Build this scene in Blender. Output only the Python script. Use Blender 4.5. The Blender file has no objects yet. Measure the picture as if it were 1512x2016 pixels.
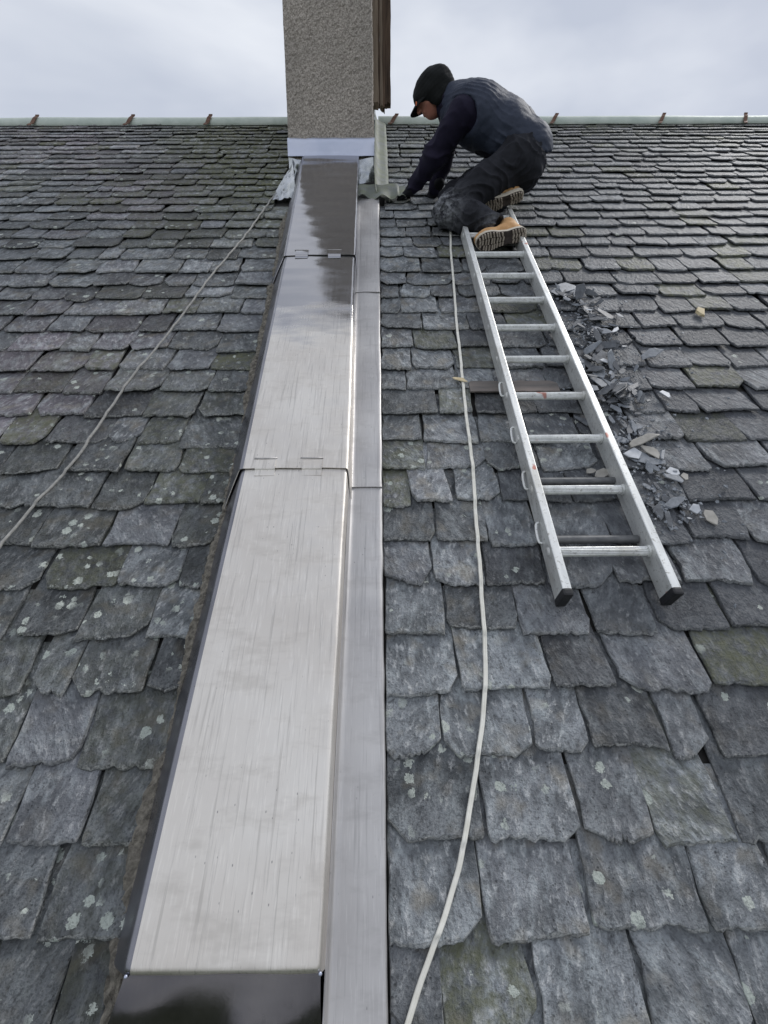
import bpy, bmesh, math, random
import numpy as np
from mathutils import Matrix, Vector, noise as mnoise

random.seed(11)
rng = np.random.default_rng(11)
scene = bpy.context.scene
COL = scene.collection

# ------------------------------------------------------------------ camera
PITCH = math.radians(40.0)                 # slope of the roof
ROOF = Matrix.Rotation(PITCH, 4, 'X')      # roof frame: u across, v up the slope, n out of the slates
CAM_H, CAM_TH, CAM_YAW = 1.2843, 0.93061, 0.0106
c_, s_ = math.cos(CAM_YAW), math.sin(CAM_YAW)
right = Vector((c_, -s_, 0)); vv = Vector((s_, c_, 0)); nn = Vector((0, 0, 1))
fwd = vv * math.cos(CAM_TH) - nn * math.sin(CAM_TH)
upv = vv * math.sin(CAM_TH) + nn * math.cos(CAM_TH)
R3 = ROOF.to_3x3()
m = Matrix((R3 @ right, R3 @ upv, -(R3 @ fwd))).transposed().to_4x4()
m.translation = ROOF @ Vector((0, 0, CAM_H))
cam_d = bpy.data.cameras.new('camera')
cam_d.sensor_fit = 'VERTICAL'; cam_d.sensor_height = 36.0; cam_d.sensor_width = 27.0
cam_d.lens = 36.0 * 900.0 / 2016.0
cam_d.clip_start = 0.02; cam_d.clip_end = 4000
cam = bpy.data.objects.new('camera', cam_d); COL.objects.link(cam)
cam.matrix_world = m
scene.camera = cam

# ------------------------------------------------------------------ sky, sun, exposure
SUN_EL, SUN_AZ = math.radians(46), math.radians(52)     # azimuth clockwise from +Y
world = bpy.data.worlds.new('World'); scene.world = world; world.use_nodes = True
wt = world.node_tree; wt.nodes.clear()
def wn(t, **kw):
    n = wt.nodes.new(t)
    for k, v in kw.items(): setattr(n, k, v)
    return n
sky = wn('ShaderNodeTexSky', sky_type='NISHITA'); sky.sun_disc = False
sky.sun_elevation = SUN_EL; sky.sun_rotation = SUN_AZ; sky.air_density = 1.0; sky.dust_density = 2.0
bg1 = wn('ShaderNodeBackground'); bg1.inputs[1].default_value = 0.10
wt.links.new(sky.outputs[0], bg1.inputs[0])
tc = wn('ShaderNodeTexCoord')
mp = wn('ShaderNodeMapping'); mp.inputs['Scale'].default_value = (1.0, 1.0, 2.6); mp.inputs['Location'].default_value = (0.35, 0.1, 0.2)
wt.links.new(tc.outputs['Generated'], mp.inputs[0])
nz = wn('ShaderNodeTexNoise'); nz.inputs['Scale'].default_value = 1.7; nz.inputs['Detail'].default_value = 5; nz.inputs['Roughness'].default_value = 0.5; nz.inputs['Distortion'].default_value = 0.3
wt.links.new(mp.outputs[0], nz.inputs['Vector'])
cr = wn('ShaderNodeValToRGB')
cr.color_ramp.elements[0].position = 0.36; cr.color_ramp.elements[0].color = (0.51, 0.555, 0.655, 1)
cr.color_ramp.elements[1].position = 0.62; cr.color_ramp.elements[1].color = (0.83, 0.86, 0.915, 1)
wt.links.new(nz.outputs['Fac'], cr.inputs[0])
bg2 = wn('ShaderNodeBackground'); bg2.inputs[1].default_value = 1.0
wt.links.new(cr.outputs[0], bg2.inputs[0])
mixs = wn('ShaderNodeMixShader'); mixs.inputs[0].default_value = 0.93
wt.links.new(bg1.outputs[0], mixs.inputs[1]); wt.links.new(bg2.outputs[0], mixs.inputs[2])
wo = wn('ShaderNodeOutputWorld'); wt.links.new(mixs.outputs[0], wo.inputs[0])

sun_d = bpy.data.lights.new('sun', 'SUN'); sun_d.energy = 1.4; sun_d.angle = math.radians(13); sun_d.color = (1.0, 0.98, 0.955)
sun = bpy.data.objects.new('sun', sun_d); COL.objects.link(sun)
sd = Vector((math.sin(SUN_AZ) * math.cos(SUN_EL), math.cos(SUN_AZ) * math.cos(SUN_EL), math.sin(SUN_EL)))
sun.rotation_euler = (-sd).to_track_quat('-Z', 'Y').to_euler()
sun.location = sd * 20
scene.view_settings.view_transform = 'Standard'; scene.view_settings.look = 'None'
scene.view_settings.gamma = 1; scene.view_settings.exposure = 0.10
scene.render.engine = 'CYCLES'
scene.cycles.max_bounces = 5; scene.cycles.diffuse_bounces = 2; scene.cycles.glossy_bounces = 3; scene.cycles.transmission_bounces = 1

# ------------------------------------------------------------------ material helpers
class NT:
    def __init__(self, name):
        self.m = bpy.data.materials.new(name); self.m.use_nodes = True
        self.t = self.m.node_tree; self.t.nodes.clear()
        self.out = self.n('ShaderNodeOutputMaterial'); self.b = self.n('ShaderNodeBsdfPrincipled')
        self.l(self.b.outputs[0], self.out.inputs[0])
    def n(self, t, **kw):
        x = self.t.nodes.new(t)
        for k, v in kw.items(): setattr(x, k, v)
        return x
    def l(self, a, b): self.t.links.new(a, b)
    def val(self, sock, v):
        if hasattr(v, 'is_linked') or hasattr(v, 'links'): self.l(v, sock)
        else: sock.default_value = v
    def coord(self, scale=(1, 1, 1), out='Object', off=None):
        t = self.n('ShaderNodeTexCoord'); s = t.outputs[out]
        if off is not None:
            a = self.n('ShaderNodeVectorMath', operation='ADD'); self.l(s, a.inputs[0]); self.l(off, a.inputs[1]); s = a.outputs[0]
        mpn = self.n('ShaderNodeMapping'); mpn.inputs['Scale'].default_value = scale; self.l(s, mpn.inputs[0])
        return mpn.outputs[0]
    def noise(self, vec, scale, detail=4, rough=0.55, dist=0.0):
        x = self.n('ShaderNodeTexNoise'); self.l(vec, x.inputs['Vector'])
        x.inputs['Scale'].default_value = scale; x.inputs['Detail'].default_value = detail
        x.inputs['Roughness'].default_value = rough; x.inputs['Distortion'].default_value = dist
        return x.outputs['Fac']
    def voro(self, vec, scale, feature='F1', rand=1.0):
        x = self.n('ShaderNodeTexVoronoi', feature=feature); self.l(vec, x.inputs['Vector'])
        x.inputs['Scale'].default_value = scale; x.inputs['Randomness'].default_value = rand
        return x
    def ramp(self, fac, *stops):
        x = self.n('ShaderNodeValToRGB'); self.l(fac, x.inputs[0])
        e = x.color_ramp.elements
        while len(e) < len(stops): e.new(0.5)
        for el, (p, c) in zip(e, stops):
            el.position = p; el.color = (c, c, c, 1) if isinstance(c, (int, float)) else (*c, 1)
        return x.outputs[0]
    def mix(self, fac, a, b, blend='MIX'):
        x = self.n('ShaderNodeMix', data_type='RGBA', blend_type=blend)
        self.val(x.inputs[0], fac)
        for s, v in ((x.inputs[6], a), (x.inputs[7], b)):
            if isinstance(v, tuple): s.default_value = (*v, 1)
            else: self.val(s, v)
        return x.outputs[2]
    def math(self, op, a, b=0.0, clamp=False):
        x = self.n('ShaderNodeMath', operation=op); x.use_clamp = clamp
        self.val(x.inputs[0], a); self.val(x.inputs[1], b); return x.outputs[0]
    def bump(self, h, strength, dist, prev=None):
        x = self.n('ShaderNodeBump'); x.inputs['Strength'].default_value = strength; x.inputs['Distance'].default_value = dist
        self.l(h, x.inputs['Height'])
        if prev is not None: self.l(prev, x.inputs['Normal'])
        return x.outputs[0]
    def fin(self, col=None, rough=0.6, metal=0.0, normal=None, spec=0.5):
        if col is not None:
            if isinstance(col, tuple): self.b.inputs['Base Color'].default_value = (*col, 1)
            else: self.l(col, self.b.inputs['Base Color'])
        self.val(self.b.inputs['Roughness'], rough); self.val(self.b.inputs['Metallic'], metal)
        self.b.inputs['Specular IOR Level'].default_value = spec
        if normal is not None: self.l(normal, self.b.inputs['Normal'])
        return self.m

def mat_slate():
    k = NT('slate')
    a1 = k.n('ShaderNodeAttribute', attribute_name='tone'); a2 = k.n('ShaderNodeAttribute', attribute_name='tone_b')
    s1 = k.n('ShaderNodeSeparateColor'); k.l(a1.outputs['Color'], s1.inputs[0])
    s2 = k.n('ShaderNodeSeparateColor'); k.l(a2.outputs['Color'], s2.inputs[0])
    tone, purple, lich = s1.outputs; wet, moss, rnd = s2.outputs
    off = k.n('ShaderNodeCombineXYZ')
    k.l(k.math('MULTIPLY', rnd, 91.0), off.inputs[0]); k.l(k.math('MULTIPLY', rnd, 57.0), off.inputs[1]); k.l(k.math('MULTIPLY', rnd, 33.0), off.inputs[2])
    v = k.coord((1, 1, 1), off=off.outputs[0])
    rot = k.n('ShaderNodeVectorRotate', rotation_type='Z_AXIS'); k.l(v, rot.inputs['Vector']); k.l(k.math('MULTIPLY', k.math('SUBTRACT', k.math('FRACT', k.math('MULTIPLY', rnd, 17.3)), 0.5), 1.1), rot.inputs['Angle'])
    vsm = k.n('ShaderNodeMapping'); vsm.inputs['Scale'].default_value = (1.0, 0.48, 1.0); k.l(rot.outputs[0], vsm.inputs[0]); vs = vsm.outputs[0]
    big = k.noise(v, 8, 3, 0.6); mid = k.noise(vs, 26, 3, 0.6)
    streak = k.noise(vs, 60, 4, 0.68)
    fine = k.noise(v, 150, 2, 0.7)
    ter = k.noise(vs, 15, 3, 0.62)
    step = k.math('ADD', k.math('SNAP', ter, 0.075), k.math('MULTIPLY', ter, 0.25))      # cleavage steps
    col = k.mix(k.ramp(big, (0.36, 0.0), (0.64, 1.0)), (0.062, 0.068, 0.073), (0.180, 0.192, 0.204))
    pcol = k.mix(k.ramp(big, (0.36, 0.0), (0.64, 1.0)), (0.092, 0.080, 0.094), (0.168, 0.152, 0.170))
    col = k.mix(purple, col, pcol)
    col = k.mix(k.ramp(mid, (0.48, 0.0), (0.70, 0.60)), col, (0.31, 0.335, 0.345))
    col = k.mix(k.ramp(streak, (0.54, 0.0), (0.70, 0.65)), col, (0.44, 0.445, 0.445))
    col = k.mix(k.ramp(streak, (0.32, 0.8), (0.45, 0.0)), col, (0.050, 0.053, 0.058))
    col = k.mix(k.ramp(fine, (0.36, 0.45), (0.48, 0.0)), col, (0.062, 0.064, 0.066))
    br = k.noise(v, 13, 2, 0.6)
    col = k.mix(k.math('MULTIPLY', k.ramp(br, (0.54, 0.0), (0.70, 0.40)), k.math('SUBTRACT', 1.0, wet)), col, (0.205, 0.180, 0.135))
    g = k.math('ADD', k.math('MULTIPLY', tone, 1.15), 0.55)
    gc = k.n('ShaderNodeCombineColor'); [k.l(g, gc.inputs[i]) for i in range(3)]
    col = k.mix(1.0, col, gc.outputs[0], 'MULTIPLY')
    col = k.mix(k.math('MULTIPLY', a1.outputs['Alpha'], k.ramp(fine, (0.38, 0.10), (0.58, 0.95))), col, (0.44, 0.44, 0.42))
    # dark pits
    pit = k.voro(v, 95); pm = k.noise(v, 22, 2)
    pits = k.math('MULTIPLY', k.ramp(pit.outputs['Distance'], (0.10, 1.0), (0.26, 0.0)), k.ramp(pm, (0.50, 0.0), (0.60, 0.6)))
    col = k.mix(pits, col, (0.035, 0.036, 0.038))
    # wet / freshly washed blue slates
    col = k.mix(wet, col, k.mix(0.72, col, (0.066, 0.070, 0.082)))
    # moss film
    mo = k.noise(v, 24, 4, 0.7)
    col = k.mix(k.math('MULTIPLY', moss, k.ramp(mo, (0.36, 0.0), (0.60, 1.0))), col, (0.125, 0.130, 0.068))
    # lichen rosettes
    wv = k.n('ShaderNodeVectorMath', operation='ADD')
    nn_ = k.n('ShaderNodeTexNoise'); k.l(v, nn_.inputs['Vector']); nn_.inputs['Scale'].default_value = 60
    sc = k.n('ShaderNodeVectorMath', operation='SCALE'); k.l(nn_.outputs['Color'], sc.inputs[0]); sc.inputs['Scale'].default_value = 0.012
    k.l(v, wv.inputs[0]); k.l(sc.outputs[0], wv.inputs[1])
    vo = k.voro(wv.outputs[0], 27)
    sp = k.n('ShaderNodeSeparateColor'); k.l(vo.outputs['Color'], sp.inputs[0])
    sel = k.math('LESS_THAN', sp.outputs[0], k.math('MULTIPLY', lich, 1.0))
    rad = k.math('ADD', k.math('MULTIPLY', sp.outputs[1], 0.34), 0.10)
    disc = k.math('LESS_THAN', k.math('ADD', vo.outputs['Distance'], k.math('MULTIPLY', k.math('SUBTRACT', k.noise(v, 130, 3, 0.7), 0.5), 0.55)), rad)
    clus = k.ramp(k.noise(v, 7, 2), (0.45, 0.0), (0.54, 1.0))
    lm = k.math('MULTIPLY', k.math('MULTIPLY', sel, disc), clus)
    lm = k.math('MULTIPLY', lm, k.ramp(fine, (0.30, 0.45), (0.5, 0.95)))
    col = k.mix(lm, col, k.mix(sp.outputs[2], (0.40, 0.44, 0.40), (0.56, 0.59, 0.53)))
    hgt = k.math('ADD', k.math('MULTIPLY', streak, 0.9), k.math('MULTIPLY', step, 2.2))
    hgt = k.math('ADD', hgt, k.math('MULTIPLY', fine, 0.30))
    n4 = k.bump(k.math('SUBTRACT', hgt, k.math('MULTIPLY', pits, 0.25)), 1.0, 0.0115)
    ro = k.math('SUBTRACT', k.math('ADD', k.math('MULTIPLY', fine, 0.25), 0.48), k.math('MULTIPLY', wet, 0.10))
    return k.fin(col, ro, 0.0, n4, 0.20)

def mat_lead(name, c1, c2, rough=0.34, metal=0.75, streak=1.0, green=0.0, polish=False):
    k = NT(name)
    v = k.coord((1, 1, 1)); vs = k.coord((1, 0.02, 1)); vs2 = k.coord((1.0, 0.07, 1.0))
    st = k.noise(vs, 130, 4, 0.7, 0.15); st2 = k.noise(vs2, 210, 3, 0.6)
    big = k.noise(v, 3.0, 3, 0.5, 0.4); sp = k.noise(v, 240, 2, 0.7)
    col = k.mix(k.ramp(big, (0.35, 0.0), (0.65, 1.0)), c1, c2)
    col = k.mix(k.math('MULTIPLY', k.ramp(st, (0.36, 0.60), (0.46, 0.0)), streak), col, tuple(x * 0.62 for x in c1))
    col = k.mix(k.math('MULTIPLY', k.ramp(st2, (0.54, 0.0), (0.70, 0.50)), streak), col, tuple(min(1, x * 1.2) for x in c2))
    pv = k.voro(k.coord((1.0, .5, 1.0)), 70); pits = k.math('MULTIPLY', k.ramp(pv.outputs['Distance'], (0.05, 1.0), (0.11, 0.0)), k.ramp(k.noise(v, 5, 2), (0.5, 0.0), (0.6, 0.7)))
    col = k.mix(pits, col, (0.10, 0.10, 0.105))
    if green: col = k.mix(k.ramp(k.noise(v, 13, 4, 0.65), (0.40, 0.0), (0.62, green)), col, (0.20, 0.22, 0.14))
    r = k.math('ADD', k.math('MULTIPLY', k.math('ADD', st, big), 0.22), rough - 0.22)
    scuff = k.noise(k.coord((1.0, 2.6, 1.0)), 7, 4, 0.65)
    col = k.mix(k.ramp(scuff, (0.52, 0.0), (0.68, 0.32 * min(1, streak + .2))), col, tuple(x * 0.72 for x in c1))
    r = k.math('ADD', r, k.math('MULTIPLY', k.math('SUBTRACT', scuff, 0.5), 0.35))
    bs = 0.30
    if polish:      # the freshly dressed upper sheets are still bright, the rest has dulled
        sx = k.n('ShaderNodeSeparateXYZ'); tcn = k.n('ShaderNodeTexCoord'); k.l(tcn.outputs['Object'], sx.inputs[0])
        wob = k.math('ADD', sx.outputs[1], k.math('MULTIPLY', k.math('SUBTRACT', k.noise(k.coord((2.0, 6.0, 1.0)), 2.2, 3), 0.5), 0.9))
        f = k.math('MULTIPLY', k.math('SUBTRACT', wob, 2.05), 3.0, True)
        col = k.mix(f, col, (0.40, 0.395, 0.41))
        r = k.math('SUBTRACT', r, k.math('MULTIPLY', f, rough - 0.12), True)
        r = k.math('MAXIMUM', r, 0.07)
    n = k.bump(k.math('ADD', k.math('MULTIPLY', st, 0.35 * streak), k.math('MULTIPLY', sp, 0.25)), 0.28, 0.0011)
    n = k.bump(k.noise(k.coord((0.5, 1.3, 1.0)), 5.0, 2, 0.4), 0.22, 0.010, n)
    return k.fin(col, r, metal, n, 0.5)

def mat_simple(name, c1, c2, scale=20, rough=0.7, metal=0.0, bump=0.3, bd=0.003, stretch=(1, 1, 1), spec=0.4, detail=5):
    k = NT(name); v = k.coord(stretch)
    f = k.noise(v, scale, detail, 0.62, 0.2)
    col = k.mix(k.ramp(f, (0.34, 0.0), (0.66, 1.0)), c1, c2)
    f2 = k.noise(v, scale * 4.3, 4, 0.6)
    n = k.bump(f2, bump, bd)
    r = k.math('ADD', k.math('MULTIPLY', f2, 0.2), rough - 0.1)
    return k.fin(col, r, metal, n, spec)

def mat_fabric(name, c1, c2, dust=None, scale=9, weave=420, rough=0.85):
    k = NT(name); v = k.coord()
    f = k.noise(v, scale, 5, 0.6, 0.3); w = k.noise(v, weave, 2, 0.5)
    col = k.mix(k.ramp(f, (0.35, 0.0), (0.68, 1.0)), c1, c2)
    if dust is not None:
        a = k.n('ShaderNodeAttribute', attribute_name='dust')
        d = k.math('MULTIPLY', a.outputs['Fac'], k.ramp(k.noise(v, 26, 4, 0.7), (0.38, 0.0), (0.62, 1.0)))
        col = k.mix(d, col, dust)
    n = k.bump(k.noise(v, 34, 4, 0.6, 0.6), 0.35, 0.008)
    n = k.bump(w, 0.2, 0.0008, n)
    m_ = k.fin(col, rough, 0.0, n, 0.25)
    k.b.inputs['Sheen Weight'].default_value = 0.04
    k.b.inputs['Sheen Tint'].default_value = (0.6, 0.65, 0.8, 1)
    return m_

def mat_harl():
    k = NT('harled_render'); v = k.coord()
    wob = k.n('ShaderNodeTexNoise'); k.l(v, wob.inputs['Vector']); wob.inputs['Scale'].default_value = 40
    sc = k.n('ShaderNodeVectorMath', operation='SCALE'); k.l(wob.outputs['Color'], sc.inputs[0]); sc.inputs['Scale'].default_value = 0.03
    ad = k.n('ShaderNodeVectorMath', operation='ADD'); k.l(v, ad.inputs[0]); k.l(sc.outputs[0], ad.inputs[1])
    vo = k.voro(ad.outputs[0], 88)
    f = k.noise(v, 105, 3, 0.7, 1.0); big = k.noise(v, 2.2, 4, 0.6)
    col = k.mix(k.ramp(f, (0.36, 0.0), (0.62, 1.0)), (0.33, 0.29, 0.255), (0.68, 0.615, 0.545))
    col = k.mix(k.ramp(vo.outputs['Distance'], (0.35, 0.0), (0.75, 0.6)), col, (0.15, 0.13, 0.112))
    col = k.mix(k.ramp(big, (0.4, 0.0), (0.7, 0.4)), col, (0.24, 0.222, 0.20))
    n = k.bump(f, 0.7, 0.008); n = k.bump(vo.outputs['Distance'], -0.6, 0.008, n)
    return k.fin(col, 0.92, 0, n, 0.2)

M = {}
M['slate'] = mat_slate()
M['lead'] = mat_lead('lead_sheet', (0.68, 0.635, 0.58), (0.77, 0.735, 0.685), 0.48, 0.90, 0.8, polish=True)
M['lead_end_reflect'] = mat_lead('lead_end_reflect', (0.10, 0.095, 0.10), (0.19, 0.18, 0.18), 0.22, 0.92, 0.2)  # end flap lead: its dark reflections are put into the base colour
M['lead_flank_reflect'] = mat_lead('lead_flank_reflect', (0.20, 0.20, 0.22), (0.30, 0.30, 0.33), 0.30, 0.92, 0.3)  # left flank of the same sheets, darkened in colour for the slates it mirrors
M['lead_dull'] = mat_lead('lead_dull', (0.45, 0.435, 0.43), (0.57, 0.555, 0.545), 0.46, 0.62, 0.7)
M['lead_new'] = mat_lead('lead_new', (0.50, 0.54, 0.66), (0.60, 0.63, 0.74), 0.38, 0.65, 0.15)
M['lead_old'] = mat_lead('lead_weathered', (0.19, 0.205, 0.19), (0.27, 0.285, 0.265), 0.70, 0.10, 0.6, 0.8)
M['lead_bright'] = mat_lead('lead_bright', (0.42, 0.44, 0.47), (0.56, 0.58, 0.61), 0.26, 0.85, 0.15, 0.25)
M['harl'] = mat_harl()
M['zinc'] = mat_simple('ridge_metal', (0.48, 0.55, 0.49), (0.62, 0.67, 0.61), 7, 0.6, 0.15, 0.2, 0.003)
M['rust'] = mat_simple('copper_strap', (0.11, 0.052, 0.030), (0.21, 0.12, 0.085), 40, 0.6, 0.3)
def mat_alu():
    k = NT('ladder_aluminium'); v = k.coord(); vs = k.coord((1, .15, 1))
    f = k.noise(vs, 30, 4, .65); g = k.noise(v, 90, 4, .7); b = k.noise(v, 6, 3, .6)
    col = k.mix(k.ramp(f, (.35, 0.), (.65, 1.)), (.66, .67, .66), (.86, .87, .85))
    col = k.mix(k.ramp(g, (.56, 0.), (.68, .7)), col, (.30, .29, .26))
    col = k.mix(k.ramp(b, (.55, 0.), (.70, .45)), col, (.42, .40, .35))
    col = k.mix(k.ramp(k.noise(v, 11, 2), (.70, 0.), (.73, .8)), col, (.45, .13, .08))
    return k.fin(col, k.math('ADD', k.math('MULTIPLY', g, .35), .25), .5, k.bump(k.math('ADD', f, g), .25, .0012))
M['alu'] = mat_alu()
M['alu_shaded'] = mat_simple('shaded_aluminium', (0.10, 0.105, 0.11), (0.19, 0.19, 0.19), 18, 0.5, 0.4, 0.2, 0.001)  # aluminium with the shade under the ladder painted in
M['rubber'] = mat_simple('black_rubber', (0.015, 0.016, 0.018), (0.03, 0.03, 0.033), 40, 0.6)
M['cable'] = mat_simple('cream_cable', (0.70, 0.68, 0.60), (0.84, 0.82, 0.75), 30, 0.45, 0, 0.1, 0.001)
M['wire'] = mat_simple('grey_rope', (0.26, 0.255, 0.24), (0.42, 0.41, 0.38), 60, 0.7)
M['wood'] = mat_simple('weathered_wood', (0.11, 0.105, 0.10), (0.23, 0.195, 0.175), 18, 0.85, 0, 0.6, 0.004, (0.12, 1, 1))
M['board'] = mat_simple('brown_stack_boards', (0.045, 0.030, 0.022), (0.17, 0.115, 0.078), 22, 0.85, 0, 0.6, 0.004, (1, 1, 0.10))
M['board_pale'] = mat_simple('pale_stack_board', (0.17, 0.13, 0.095), (0.31, 0.25, 0.19), 22, 0.85, 0, 0.6, 0.004, (1, 1, 0.10))
M['mortar'] = mat_simple('old_mortar', (0.115, 0.105, 0.088), (0.29, 0.265, 0.22), 60, 0.95, 0, 0.9, 0.006)
M['chip'] = mat_simple('fresh_slate_chip', (0.14, 0.155, 0.175), (0.27, 0.29, 0.32), 25, 0.55, 0, 0.5, 0.002)
M['chip_dark'] = mat_simple('dark_slate_chip', (0.065, 0.07, 0.08), (0.14, 0.15, 0.165), 25, 0.55, 0, 0.5, 0.002)
M['chip_beige'] = mat_simple('beige_chip', (0.30, 0.285, 0.255), (0.43, 0.41, 0.375), 25, 0.7, 0, 0.4, 0.002)
M['chip_white'] = mat_simple('pale_chip', (0.42, 0.44, 0.47), (0.60, 0.62, 0.65), 25, 0.5, 0, 0.4, 0.002)
M['chip_yellow'] = mat_simple('yellow_chip', (0.55, 0.44, 0.25), (0.70, 0.60, 0.40), 25, 0.7, 0, 0.3, 0.002)
M['underlay'] = mat_simple('roof_boarding', (0.030, 0.029, 0.028), (0.05, 0.048, 0.045), 12, 0.95)
M['ground'] = mat_simple('grass_ground', (0.035, 0.05, 0.022), (0.07, 0.085, 0.04), 0.3, 0.95)
M['skin'] = mat_simple('skin', (0.42, 0.17, 0.12), (0.50, 0.23, 0.17), 14, 0.5, 0, 0.15, 0.002)
M['vest'] = mat_fabric('vest_fabric', (0.026, 0.033, 0.056), (0.046, 0.056, 0.086), scale=5, rough=0.62)
M['jumper'] = mat_fabric('jumper_fabric', (0.010, 0.008, 0.022), (0.019, 0.015, 0.036))
M['trousers'] = mat_fabric('trouser_fabric', (0.013, 0.0135, 0.018), (0.026, 0.027, 0.034), dust=(0.30, 0.31, 0.33))
M['cap'] = mat_fabric('black_knit', (0.006, 0.007, 0.007), (0.012, 0.013, 0.013))
M['glove'] = mat_fabric('black_glove', (0.008, 0.008, 0.011), (0.018, 0.018, 0.022))
M['boot'] = mat_simple('tan_boot_leather', (0.50, 0.26, 0.10), (0.68, 0.41, 0.19), 16, 0.65, 0, 0.35, 0.003)
M['sole'] = mat_simple('sole_rubber', (0.55, 0.49, 0.40), (0.70, 0.64, 0.54), 20, 0.8, 0, 0.3, 0.002)
M['tread'] = mat_simple('tread_rubber', (0.34, 0.285, 0.235), (0.52, 0.45, 0.375), 30, 0.85, 0, 0.4, 0.002)
M['tread_base'] = mat_simple('tread_grooves', (0.055, 0.043, 0.040), (0.11, 0.088, 0.08), 30, 0.9, 0, 0.4, 0.002)
M['orange'] = mat_simple('orange_tag', (0.62, 0.14, 0.05), (0.70, 0.2, 0.08), 30, 0.6)
M['white'] = mat_simple('white_tag', (0.7, 0.7, 0.7), (0.8, 0.8, 0.8), 30, 0.6)

# ------------------------------------------------------------------ object helpers
def mesh(name, verts, faces, mat, smooth=False):
    me = bpy.data.meshes.new(name)
    me.from_pydata([tuple(v) for v in verts], [], [tuple(f) for f in faces])
    me.materials.append(mat)
    if smooth: me.polygons.foreach_set('use_smooth', [True] * len(me.polygons))
    me.update()
    return me
def link(name, me, parent=None, mat=None):
    o = bpy.data.objects.new(name, me); COL.objects.link(o)
    if parent is not None: o.parent = parent
    if mat is not None: o.matrix_local = mat
    return o
def tag(o, label, cat, group=None, kind=None):
    o['label'] = label; o['category'] = cat
    if group: o['group'] = group
    if kind: o['kind'] = kind
    return o
def structure(o): o['kind'] = 'structure'; return o
def thing(name, label, cat, base, group=None):
    """Empty at a roof position; its parts are modelled in roof coordinates relative to that base"""
    o = bpy.data.objects.new(name, None); COL.objects.link(o); o.empty_display_size = 0.1
    o.matrix_world = ROOF @ Matrix.Translation(base)
    tag(o, label, cat, group); return o

class MB:
    def __init__(self): self.v = []; self.f = []
    def add(self, vs, fs):
        b = len(self.v); self.v += [tuple(x) for x in vs]; self.f += [tuple(i + b for i in f) for f in fs]; return self
    def box(self, lo, hi, bev=0.0):
        x0, y0, z0 = lo; x1, y1, z1 = hi
        if bev <= 0:
            return self.add([(x0, y0, z0), (x1, y0, z0), (x1, y1, z0), (x0, y1, z0), (x0, y0, z1), (x1, y0, z1), (x1, y1, z1), (x0, y1, z1)],
                     [(0, 3, 2, 1), (4, 5, 6, 7), (0, 1, 5, 4), (1, 2, 6, 5), (2, 3, 7, 6), (3, 0, 4, 7)])
        bm = bmesh.new(); bmesh.ops.create_cube(bm, size=1)
        for v in bm.verts: v.co = Vector(((x0 + x1) / 2 + v.co.x * (x1 - x0), (y0 + y1) / 2 + v.co.y * (y1 - y0), (z0 + z1) / 2 + v.co.z * (z1 - z0)))
        bmesh.ops.bevel(bm, geom=list(bm.edges), offset=bev, segments=2, affect='EDGES', profile=0.6)
        bm.verts.index_update()
        self.add([v.co[:] for v in bm.verts], [[v.index for v in f.verts] for f in bm.faces]); bm.free(); return self
    def tube(self, pts, rad, seg=10, cap=True, flute=0.0):
        pts = [Vector(p) for p in pts]; n = len(pts); rings = []
        up = Vector((0, 0, 1))
        for i, p in enumerate(pts):
            t = (pts[min(i + 1, n - 1)] - pts[max(i - 1, 0)]).normalized()
            if abs(t.dot(up)) > 0.95: up = Vector((1, 0, 0))
            a = t.cross(up).normalized(); b = a.cross(t)
            r = rad[i] if hasattr(rad, '__len__') else rad
            rings.append([p + (a * math.cos(2 * math.pi * j / seg) + b * math.sin(2 * math.pi * j / seg)) * (r - (flute if j % 2 else 0)) for j in range(seg)])
        vs = [q for rg in rings for q in rg]
        fs = [(i * seg + j, i * seg + (j + 1) % seg, (i + 1) * seg + (j + 1) % seg, (i + 1) * seg + j) for i in range(n - 1) for j in range(seg)]
        if cap: fs += [tuple(range(seg))[::-1], tuple((n - 1) * seg + j for j in range(seg))]
        return self.add(vs, fs)
    def shift(self, d): self.v = [(x - d[0], y - d[1], z - d[2]) for x, y, z in self.v]; return self
    def build(self, name, mat, parent=None, smooth=False, base=None):
        if base is not None: self.shift(base)
        return link(name, mesh(name, self.v, self.f, mat, smooth), parent)

def catmull(pts, per=6):
    pts = [Vector(p) for p in pts]; out = []
    P = [pts[0] * 2 - pts[1]] + pts + [pts[-1] * 2 - pts[-2]]
    for i in range(1, len(P) - 2):
        a, b, c, d = P[i - 1:i + 3]
        for j in range(per):
            t = j / per
            out.append(0.5 * ((2 * b) + (c - a) * t + (2 * a - 5 * b + 4 * c - d) * t * t + (3 * b - a - 3 * c + d) * t ** 3))
    out.append(pts[-1]); return out

def lerp_tab(tab, x):
    if x <= tab[0][0]: return tab[0][1]
    for (a, p), (b, q) in zip(tab, tab[1:]):
        if x <= b: return p + (q - p) * (x - a) / (b - a)
    return tab[-1][1]
def N3(x, y, z=0.0): return mnoise.noise(Vector((x, y, z)))

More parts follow.
